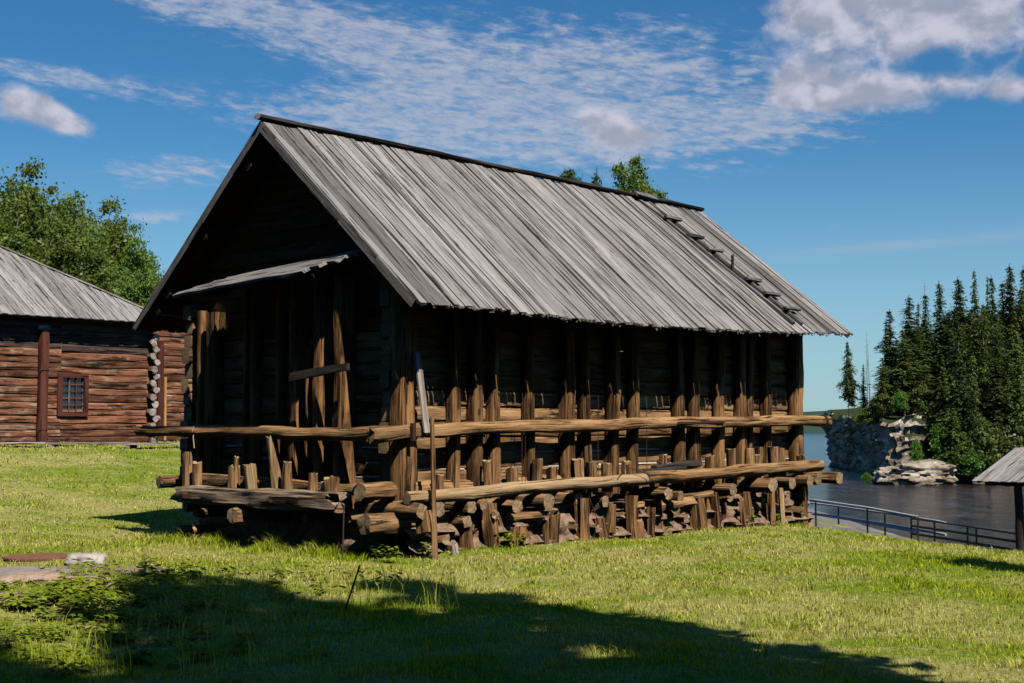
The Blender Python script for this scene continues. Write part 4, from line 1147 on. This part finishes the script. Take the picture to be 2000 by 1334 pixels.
boulder('boulder', (52.3, 144.0, -4.15), (1.0, .7, .4), 9.6, 'rock', 'flat pale rock in the water beside the shed roof edge', 'shore rocks')
boulder('boulder', (51.5, 144.9, -4.1), (.6, .5, .4), 12.6, 'rock', 'small round rock between the two larger waterline rocks', 'shore rocks')

# --- conifers of the headland
S = [make_spruce('spruce_tree', 61, 16, 3.1, .05, 1.5, leaf=.36), make_spruce('spruce_tree', 62, 16, 2.7, .04, 1.4, 'needles', .0, .4, .36), make_spruce('spruce_tree', 63, 16, 3.0, .08, 1.4, 'needles2', .05, .3, .36),
     make_spruce('spruce_tree', 64, 16, 2.2, .03, 1.2, 'needles', .1, .5, .32), make_spruce('spruce_tree', 65, 9, 3.2, .30, 1.4, 'needles', .1, .5, .32), make_spruce('spruce_tree', 66, 16, 3.3, .12, 1.4, 'needles2', .08, .5, .36)]
SH = [16, 16, 16, 16, 9, 16]
SN = [make_snag('dead_tree', 71, 10), make_snag('dead_tree', 72, 10, 1.4)]
usedS = set()
def conifer(kind, px, ty, by, d, s, label, group='conifers on the cliff'):
    x = (px - 1000) / F_PX * d; zt = 1.75 + (834 - ty) / F_PX * d; zb = 1.75 + (834 - by) / F_PX * d
    if kind >= 100: src = SN[kind - 100]; H = 10
    else: src = S[kind]; H = SH[kind]
    o = copy_tree(src) if kind in usedS else src
    usedS.add(kind)
    sz = (zt - zb) / H
    place(o, x, d, zb, rng.random() * 6.28, s * rng.uniform(.85, 1.12), sz)
    o.rotation_euler.x = rng.uniform(-.03, .03); o.rotation_euler.y = rng.uniform(-.03, .03)
    tag(o, label, 'tree', group); return o
KT = [(4, 1657, 667, 816, 166, .62, 'lone spruce with bare lower trunk at the left tip of the cliff'),
      (4, 1664, 725, 818, 169, .30, 'thin little spruce right behind the lone one at the cliff tip'),
      (3, 1686, 712, 815, 165, .45, 'short spruce beside the dead trunks near the cliff tip'),
      (100, 1700, 648, 818, 168, .8, 'taller of the two bare dead trunks near the cliff tip'),
      (101, 1694, 672, 815, 172, .8, 'shorter of the two bare dead trunks near the cliff tip'),
      (1, 1738, 604, 825, 162, .95, 'narrow spruce with rounded top standing left of the dense wood'),
      (3, 1728, 628, 820, 168, .8, 'thin dark spruce tucked behind the narrow one left of the wood'),
      (0, 1775, 576, 815, 164, .95, 'broad spruce leading the left edge of the dense wood'),
      (2, 1788, 590, 815, 168, .7, 'lighter spruce just right of the broad leading one'),
      (101, 1815, 551, 800, 172, .9, 'tall grey dead tree top poking out between two spruces'),
      (1, 1806, 572, 810, 170, .9, 'slim spruce left of the grey dead top'),
      (0, 1838, 549, 810, 166, 1.0, 'pointed dark spruce right of the grey dead top'),
      (0, 1881, 540, 815, 165, 1.2, 'large bushy spruce left of the twin-topped conifer'),
      (2, 1911, 524, 810, 172, .85, 'tall light conifer with blunt twin top'),
      (3, 1927, 538, 800, 176, .6, 'very thin spire beside the blunt twin-topped conifer'),
      (1, 1949, 537, 820, 163, 1.0, 'dark spruce left of the tallest one near the right edge'),
      (0, 1972, 514, 820, 168, 1.1, 'tallest spruce, close to the right edge of the picture'),
      (5, 1998, 517, 820, 166, .9, 'brown-tinged conifer cut by the right edge of the picture'),
      (1, 1961, 548, 820, 174, .9, 'spruce half hidden between the two tall ones at the right'),
      (0, 2030, 520, 820, 168, 1.1, 'spruce mostly outside the right edge'),
      (5, 1766, 640, 812, 160, .75, 'green-tinted conifer low in front of the leading spruces'),
      (5, 1722, 700, 812, 160, .5, 'small open conifer above the bright cliff face'),
      (2, 1862, 640, 900, 157, .9, 'pale green conifer on the slope right of the cliff'),
      (5, 1905, 620, 880, 158, 1.0, 'wide light green conifer filling the middle of the slope'),
      (0, 1950, 640, 900, 155, 1.1, 'dark low conifer on the right shoreline slope'),
      (2, 1845, 770, 925, 152, .7, 'short conifer leaning over the shore right of the boulder'),
      (0, 1836, 735, 900, 155, .8, 'short dark spruce above the big boulder'),
      (5, 1985, 640, 900, 154, 1.0, 'dark conifer behind the little shed roof')]
for k in KT: conifer(*k)
for i, (px, ty, by, d) in enumerate([(1835, 700, 905, 153.5), (1858, 720, 925, 151.5), (1880, 700, 930, 151), (1900, 690, 928, 152), (1922, 660, 925, 152), (1945, 700, 930, 150), (1968, 690, 930, 150), (1995, 700, 930, 149), (1870, 600, 880, 156), (1930, 590, 880, 158), (1975, 600, 890, 156), (1900, 760, 935, 149), (1860, 800, 938, 149)]):
    conifer([2, 5, 0, 2, 5, 1][i % 6], px, ty, by, d, [.85, .8, .9][i % 3], 'green conifer on the steep shore between the boulder and the shed roof', 'conifers on the steep shore')
for i in range(78):
    px = rng.uniform(1745, 2060); d = rng.uniform(160, 196)
    base_top = np.interp(px, [1740, 1780, 1840, 1890, 1950, 2060], [690, 640, 620, 600, 590, 590])
    conifer(rng.choice([0, 1, 2, 0, 5]), px, base_top + rng.uniform(-15, 75), 800 if px > 1800 else 812, d, rng.uniform(.95, 1.3), 'dark conifer packed inside the dense wood on the headland', 'dense wood on the headland')

bushes = [make_leafy('bush', 81, 3, 1.6, 70, 46, .14, .02, 4, 'bushleaf'), make_leafy('bush', 82, 3, 1.9, 80, 46, .14, .02, 4, 'needles2')]
ub = set()
def bush(v, px, cy, d, s, sz, label):
    x = (px - 1000) / F_PX * d; z = 1.75 + (834 - cy) / F_PX * d - 1.5 * sz
    o = copy_tree(bushes[v]) if v in ub else bushes[v]; ub.add(v)
    place(o, x, d, z, rng.random() * 6, s, sz); tag(o, label, 'bush', 'bushes on the cliff')
for b_ in [(0, 1786, 880, 149.2, .5, .8, 'bright green bush growing on the pale cliff above the boulder'), (0, 1851, 900, 149, .9, 1.1, 'bright bush hanging over the right end of the boulder'),
           (0, 1876, 880, 149, 1.1, 1.3, 'large bright bush on the slope beside the boulder'), (0, 1900, 905, 147, .9, .9, 'bright green bush low on the shore left of the shed roof'),
           (1, 1862, 830, 152, 1.3, 1.5, 'dark green shrub high on the slope right of the cliff'), (1, 1902, 850, 150, 1.2, 1.4, 'dark shrub in the middle of the shoreline slope'),
           (1, 1800, 783, 155, 1.0, 1.0, 'shrub on top of the pale cliff'), (0, 1758, 782, 154.5, .6, .7, 'yellow-green shrub on the cliff edge left of the shrubby top'),
           (1, 1725, 790, 157, .9, .7, 'dark shrub on the cliff brow under the narrow spruce'), (1, 1695, 812, 158, .8, .6, 'low dark shrub on the brow near the dead trunks'),
           (1, 1930, 880, 148, 1.5, 1.6, 'dark shrub above the shed roof left end'), (1, 1975, 860, 150, 1.6, 1.8, 'dark shrub behind the shed roof'),
           (0, 1836, 850, 151, .7, .9, 'green shrub between the cliff and the leaning conifers'), (0, 1690, 932, 151, .35, .35, 'tiny green bush at the foot of the dark rock face'),
           (0, 1845, 870, 150, 1.0, 1.2, 'leafy shrub directly above the boulder right end'), (1, 1832, 812, 154, 1.0, 1.1, 'shrub behind the cliff brow at the edge of the wood'),
           (1, 2020, 880, 147, 1.6, 1.6, 'shrub beyond the right edge behind the shed')]: bush(*b_)
# ------------------------------------------------------------------ railings beside the river path
def railing(name, label, P, mats, post_mat, rails, post_r, hgt, extra=(), steps=None):
    root = empty(name, (P[0][0], P[0][1], 0)); ox, oy = P[0][0], P[0][1]
    tag(root, label, 'railing')
    def zt(i): return P[i][2]
    for (dz, r_, mt) in rails:
        mb = MB()
        for a, b in zip(P[:-1], P[1:]):
            log(mb, (a[0] - ox, a[1] - oy, a[2] + dz), (b[0] - ox, b[1] - oy, b[2] + dz), r_, n=8, seg=2, wob=0, rough=0, sq=3)
        mb.build('rail', [M[mt], M[mt]], root)
    for (x, y, z) in (steps or P):
        g = float(ground(x, y))
        mb = MB(); log(mb, (x - ox, y - oy, min(g, z - hgt) - .1), (x - ox, y - oy, z + .02), post_r, n=8, seg=2, wob=0, rough=0, sq=4)
        mb.build('post', [M[post_mat], M[post_mat]], root)
def pd(px, ty, d): return ((px - 1000) / F_PX * d, d, 1.75 + (834 - ty) / F_PX * d)
railing('railing', 'pale grey metal railing with thin dark posts sloping away behind the storehouse corner', [pd(1500, 968, 54), pd(1590, 977, 50), pd(1690, 991, 48), pd(1788, 1009, 46)], None, 'black',
        [(0, .045, 'greyrail'), (-.50, .028, 'greyrail')], .028, .95)
railing('railing', 'second pale railing on the river side of the path', [pd(1530, 976, 58), pd(1634, 988, 55), pd(1724, 1001, 52.5), pd(1822, 1016, 50), pd(1842, 1020, 49.6)], None, 'black',
        [(0, .035, 'greyrail'), (-.42, .05, 'greyrail')], .03, .8, steps=[pd(1634, 988, 55), pd(1724, 1001, 52.5)])
railing('railing', 'dark wooden railing of three bars running behind the little shed post', [pd(1775, 1012, 47.2), pd(1820, 1018, 46.4), pd(1884, 1027, 45.2), pd(1901, 1030, 44.8), pd(1990, 1043, 43.2), pd(2080, 1056, 41.5)], None, 'black',
        [(0, .025, 'black'), (-.24, .04, 'black'), (-.50, .04, 'black')], .03, .62)

# ------------------------------------------------------------------ open shed at the right edge
shed = empty('open_shed', (13.3, 40.5, -1.95), YAW)
tag(shed, 'small open shed with low grey plank roof on a dark post at the right edge', 'shed')
mb = MB(); y = 0.0; i = 0
while y > -6.5:
    w = .17
    board(mb, (-.03 + rng.uniform(-.02, .02), y, 2.13 + .012 * (i % 2)), (3.0, y, 3.06 + .012 * (i % 2)), w, .03, (-.3, 0, 1), .8, .004)
    y -= .168; i += 1
mb.build('roof_slope', M['shingle'], shed)
mb = MB(); y = 0.0; i = 0
while y > -6.5:
    board(mb, (6.0, y, 2.13 + .012 * (i % 2)), (2.98, y, 3.06 + .012 * (i % 2)), .17, .03, (.3, 0, 1), .8, .004); y -= .168; i += 1
mb.build('roof_slope', M['shingle'], shed)
for x, y in [(.30, -1.15), (.3, -5.6), (5.6, -1.15), (5.6, -5.6)]:
    gx = 13.3 + AXx * x + AYx * y; gy = 40.5 + AXy * x + AYy * y
    one(log, 'post', [M['shedpost'], M['shedpost']], shed, (x + .06, y - .02, float(ground(gx, gy)) + 1.95 - .2), (x - .03, y, 2.12), .125, .105, n=12, sq=3, wob=.008)
one(log, 'prop', [M['shedpost'], M['shedpost']], shed, (.45, -1.28, -.1), (.42, -1.26, .75), .09, n=10)
for x in (.3, 5.6): one(log, 'eave_beam', [M['shedpost'], M['shedpost']], shed, (x, -.2, 2.10), (x, -6.3, 2.10), .08, n=10, wob=.005)
for y in (-.9, -5.6): one(log, 'cross_beam', [M['shedpost'], M['shedpost']], shed, (.1, y, 2.06), (5.8, y, 2.06), .06, n=8, wob=.005)

# ------------------------------------------------------------------ stones and plate in the left foreground
def gz(x, y): return float(ground(x, y))
mb = MB(); log(mb, (0, 0, -.03), (0, 0, .035), .60, n=30, wob=0, rough=.03, seg=1)
o = mb.build('round_plate', [M['rust'], M['rust']]); o.location = (-6.25, 18.7, gz(-6.25, 18.7) + .005); o.scale = (.78, .78, .4)
tag(o, 'flat round rusty red plate lying in the lawn at far left', 'plate')
boulder('stone', (-5.35, 17.75, gz(-5.35, 17.75) + .02), (.24, .2, .10), 2.2, 'stone', 'pale stone beside the rusty plate', cat='stone')
boulder('stone', (-5.45, 16.6, gz(-5.45, 16.6) - .02), (.62, .42, .07), 4.4, 'slab', 'flat pinkish grey slab sunk in the lawn before the rusty plate', cat='stone')
boulder('stone', (-5.95, 17.2, gz(-5.95, 17.2) - .04), (.5, .45, .08), 14.4, 'slab', 'greyer flat slab at the left edge behind the pinkish one', cat='stone')
boulder('stone', (-4.95, 14.6, gz(-4.95, 14.6) - .02), (.36, .24, .13), 6.1, 'pinkstone', 'pinkish rock among the weeds at the left edge', cat='stone')
boulder('stone', (-4.35, 14.3, gz(-4.35, 14.3) - .02), (.30, .22, .11), 7.7, 'pinkstone', 'second pinkish rock nearer the shadow in the weeds', cat='stone')
boulder('stone', (-4.85, 13.2, gz(-4.85, 13.2) - .05), (.4, .4, .10), 17.7, 'pinkstone', 'low brown rock at the left edge below the weed patch', cat='stone')

# ------------------------------------------------------------------ grass and weeds
def build_blades(name, X, Y, Hh, Wd, lean, tint, seed):
    r = np.random.default_rng(seed); n = len(X)
    Z = ground(X, Y) - .01
    a = r.random(n) * 2 * np.pi
    dx, dy = np.cos(a), np.sin(a)
    b = r.random(n) * 2 * np.pi; lx, ly = np.cos(b) * lean * Hh, np.sin(b) * lean * Hh
    V = np.zeros((n, 5, 3))
    P = np.stack([X, Y, Z], -1)
    side = np.stack([dx * Wd, dy * Wd, np.zeros(n)], -1)
    mid = P + np.stack([lx * .3, ly * .3, Hh * .58], -1); tip = P + np.stack([lx, ly, Hh * (1 - .25 * lean)], -1)
    V[:, 0] = P - side; V[:, 1] = P + side; V[:, 2] = mid + side * .75; V[:, 3] = mid - side * .75; V[:, 4] = tip
    base = (np.arange(n) * 5)[:, None]
    T = np.concatenate([base + np.array([[0, 1, 2]]), base + np.array([[0, 2, 3]]), base + np.array([[3, 2, 4]])], 1).reshape(-1, 3)
    me = bpy.data.meshes.new(name)
    me.vertices.add(n * 5); me.vertices.foreach_set('co', V.astype(np.float32).ravel())
    me.loops.add(len(T) * 3); me.loops.foreach_set('vertex_index', T.astype(np.int32).ravel())
    me.polygons.add(len(T)); me.polygons.foreach_set('loop_start', np.arange(len(T), dtype=np.int32) * 3)
    me.update(calc_edges=True)
    at = me.attributes.new('tint', 'FLOAT', 'FACE'); at.data.foreach_set('value', np.repeat(tint, 3).astype(np.float32))
    me.materials.append(M['blades'])
    return tag(link(bpy.data.objects.new(name, me)), kind='stuff')
def lumps(x, y, s, seed):
    return (np.sin(x * s + seed) * np.sin(y * s * 1.3 + seed * 2) + np.sin((x + y) * s * 1.9 + seed * 3) * .6 + np.sin((x - 1.7 * y) * s * 2.7 + seed) * .5) / 2.1
def lawn():
    r = np.random.default_rng(5); XS, YS, HS, WS, TS, LS = [], [], [], [], [], []
    for y0, y1, den, w in [(9.0, 12, 1500, .0032), (12, 16, 1150, .0040), (16, 22, 700, .0055), (22, 30, 330, .008), (30, 48, 120, .012)]:
        xm = .40 * y1 + .5; n = int((y1 - y0) * 2 * xm * den)
        x = r.uniform(-xm, xm, n); y = r.uniform(y0, y1, n)
        lx = (x - BX) * AXx + (y - BY) * AXy; ly = (x - BX) * AYx + (y - BY) * AYy
        inside = (lx > .15) & (lx < 10.2) & (ly > .0) & (ly < 4.9)
        beh = (lx > -.4) & (ly > 4)
        keep = (np.abs(x) < .385 * y + .2) & ~inside & ~((x > 22)) & ~((ly > .5) & (lx > 1) & (x > -.232 * y))
        keep &= ~(((x + 5.3) / 1.5) ** 2 + ((y - 16.1) / 1.7) ** 2 + .5 * lumps(x, y, 3.1, 2.0) < .95) | (r.random(n) < .16)
        # stones and slab stay clear
        keep &= ~(((x + 5.5) / .8) ** 2 + ((y - 16.8) / .7) ** 2 < 1) | (r.random(n) < .10)
        keep &= ~(((x + 6.25) / .5) ** 2 + ((y - 18.7) / .5) ** 2 < 1)
        x, y = x[keep], y[keep]; n = len(x)
        l1 = lumps(x, y, 1.3, 1.0); l2 = lumps(x, y, 5.0, 4.0)
        keep = r.random(n) < np.clip(.72 + .3 * l1 + .35 * l2, .18, 1)
        x, y, l1, l2 = x[keep], y[keep], l1[keep], l2[keep]; n = len(x)
        h = (.036 + .016 * l1 + .018 * l2 + r.random(n) * .030).clip(.015, .15)
        h *= np.where(r.random(n) < .03, 1.8, 1)
        XS.append(x); YS.append(y); HS.append(h); WS.append(w * r.uniform(.6, 1.3, n)); TS.append(np.clip(r.random(n) ** 1.2 + .15 * l2, 0, 1)); LS.append(r.uniform(.1, 1.1, n))
    build_blades('lawn_grass', *map(np.concatenate, (XS, YS, HS, WS, LS, TS)), 3)
    # taller unmown fringe along the storehouse and tufts
    XS, YS, HS, WS, TS, LS = [], [], [], [], [], []
    def fringe(n, a0, a1, off, hmin, hmax, gable, w=.006, spread=.16):
        s = r.uniform(a0, a1, n); o = off + np.abs(r.normal(0, spread, n))
        lx, ly = (-o, s) if gable else (s, -o)
        x = BX + AXx * lx + AYx * ly; y = BY + AXy * lx + AYy * ly
        c = np.clip(.6 + .5 * lumps(s * 1.0, o * 0, 2.3, 2.0) + .3 * lumps(s, o * 0, 7.1, 5.0), .15, 1.2)
        k = r.random(n) < c
        h = r.uniform(hmin, hmax, n) * c * np.exp(-np.abs(o - off) / .45)
        XS.append(x[k]); YS.append(y[k]); HS.append(h[k]); WS.append(np.full(k.sum(), w) * r.uniform(.6, 1.2, k.sum())); LS.append(r.uniform(.2, .9, k.sum())); TS.append(r.uniform(0, .8, k.sum()))
    fringe(5200, .0, 10.8, .12, .06, .24, False, spread=.28)
    fringe(5200, -.3, 5.4, .55, .10, .36, True, w=.005, spread=.28)
    fringe(2200, .4, 3.6, .50, .16, .42, True, w=.005, spread=.2)
    # scattered tufts
    for _ in range(150):
        y = r.uniform(10, 30); x = r.uniform(-.37, .37) * y
        lx, ly = W2L(x, y)
        if lx > -.5 and ly > -.3: continue
        n = 26; XS.append(x + r.normal(0, .05, n)); YS.append(y + r.normal(0, .05, n)); HS.append(r.uniform(.05, .13, n)); WS.append(np.full(n, .0055)); LS.append(r.uniform(.3, 1.1, n)); TS.append(r.uniform(0, .7, n))
    # long stalks in the shaded left foreground
    for _ in range(60):
        x = r.uniform(-3.6, -.6); y = r.uniform(9.8, 15.8); n = 12
        XS.append(x + r.normal(0, .12, n)); YS.append(y + r.normal(0, .12, n)); HS.append(r.uniform(.12, .38, n)); WS.append(np.full(n, .003)); LS.append(r.uniform(.1, .6, n)); TS.append(r.uniform(.4, 1, n))
    build_blades('tall_grass', *map(np.concatenate, (XS, YS, HS, WS, LS, TS)), 4)
lawn()

def weeds():
    r = random.Random(91); mb = MB()
    def plant(x, y, s, nl, hgt):
        z = gz(x, y); ct = r.random()
        for _ in range(nl):
            a = r.random() * 6.283; d = s * math.sqrt(r.random()); h = hgt * r.uniform(.3, 1)
            c = Vector((x + math.cos(a) * d, y + math.sin(a) * d, z + h)); L = r.uniform(.025, .055)
            al = Vector((math.cos(a), math.sin(a), r.uniform(-.5, .3))).normalized() * L
            sd = Vector((-math.sin(a), math.cos(a), r.uniform(-.3, .3))).normalized() * L * .62
            t_ = min(1, .6 * ct + .4 * r.random())
            mb.quad([c - al, c - sd - al * .1, c + al, c + sd - al * .1], 0, t_)
    for _ in range(170):
        x = r.gauss(-3.5, .8); y = r.gauss(12.9, 1.5)
        if y < 9.6 or x < -.39 * y: continue
        plant(x, y, .13, 18, r.uniform(.04, .13))
    for _ in range(46): plant(r.gauss(-4.1, .28), r.gauss(13.3, .5), .12, 22, .13)
    for _ in range(9): plant(r.gauss(-5.0, .5), r.gauss(16.2, .9), .10, 14, .10)
    for _ in range(40): plant(r.uniform(-4.6, -1.2), r.uniform(14.6, 16.6), .10, 14, .16)
    for s, n in ((.1, 3), (-.7, 4), (1.7, 6), (2.0, 5), (5.2, 2), (8.2, 3)):
        for _ in range(n):
            p = L2W(s + r.gauss(0, .16), -.55 + r.gauss(0, .14)); plant(p[0], p[1], .09, 16, .22)
    tag(mb.build('weeds', M['weed']), kind='stuff')
weeds()

# ------------------------------------------------------------------ trees behind the camera: birches shadowing the foreground, others added to block skylight
T1 = [make_leafy('birch_tree', 101, 14, 1.25, 170, 44, .18, .10, 2, lob=1.9), make_leafy('birch_tree', 102, 14, 1.4, 180, 44, .18, .08, 3, lob=1.9)]
ut = set()
for i, (sx, sy, H, s, v) in enumerate([(-1.45, 15.9, 14, .92, 0), (-3.0, 14.7, 17, .9, 1), (-3.5, 16.1, 20, .95, 0), (-4.4, 15.9, 22, .80, 1), (-4.1, 13.3, 20, .80, 0), (-4.4, 11.6, 18, .85, 1), (0.2, 12.0, 16, 1.0, 1), (-1.7, 12.6, 19, 1.0, 0), (-.6, 11.6, 18, .9, 1), (-2.9, 11.6, 18, 1.05, 1), (1.2, 10.6, 14.5, .95, 0), (-4.0, 11.0, 17, .75, 0), (-5.0, 11.6, 19, .7, 1)]):
    o = copy_tree(T1[v]) if v in ut else T1[v]; ut.add(v)
    place(o, sx + .4015 * H, sy - .669 * H, 0, i * 1.3, s, H / 14)
    tag(o, 'tall slim birch standing behind the viewer and shading the foreground', 'tree', 'birches behind the viewer')
T2 = make_leafy('skylight_block_tree', 104, 15, 5.0, 220, 50, .42, .10, 5)  # unseen trees added to cut skylight on the foreground and storehouse
for i, (x, y) in enumerate([(-3, -7), (4, -12), (-11, -6), (-15, 2), (-17, 10), (-19, 18), (12, -14), (-8, -15), (15, -2), (8, -9), (19, 5), (22, 12)]):
    o = copy_tree(T2) if i else T2
    place(o, x, y, 0, i * 1.1, .95, 1.0)
    tag(o, 'broad leafy tree added behind and beside the viewer to block skylight', 'tree', 'added trees around the viewer blocking skylight')
o = make_leafy('birch_tree', 103, 5.5, .8, 60, 44, .13, .3, 2)
place(o, 7.75, 15.15, gz(7.75, 15.15), 0, .75, 1.0); tag(o, 'small tree outside the right edge casting a shadow beside the shed', 'tree')
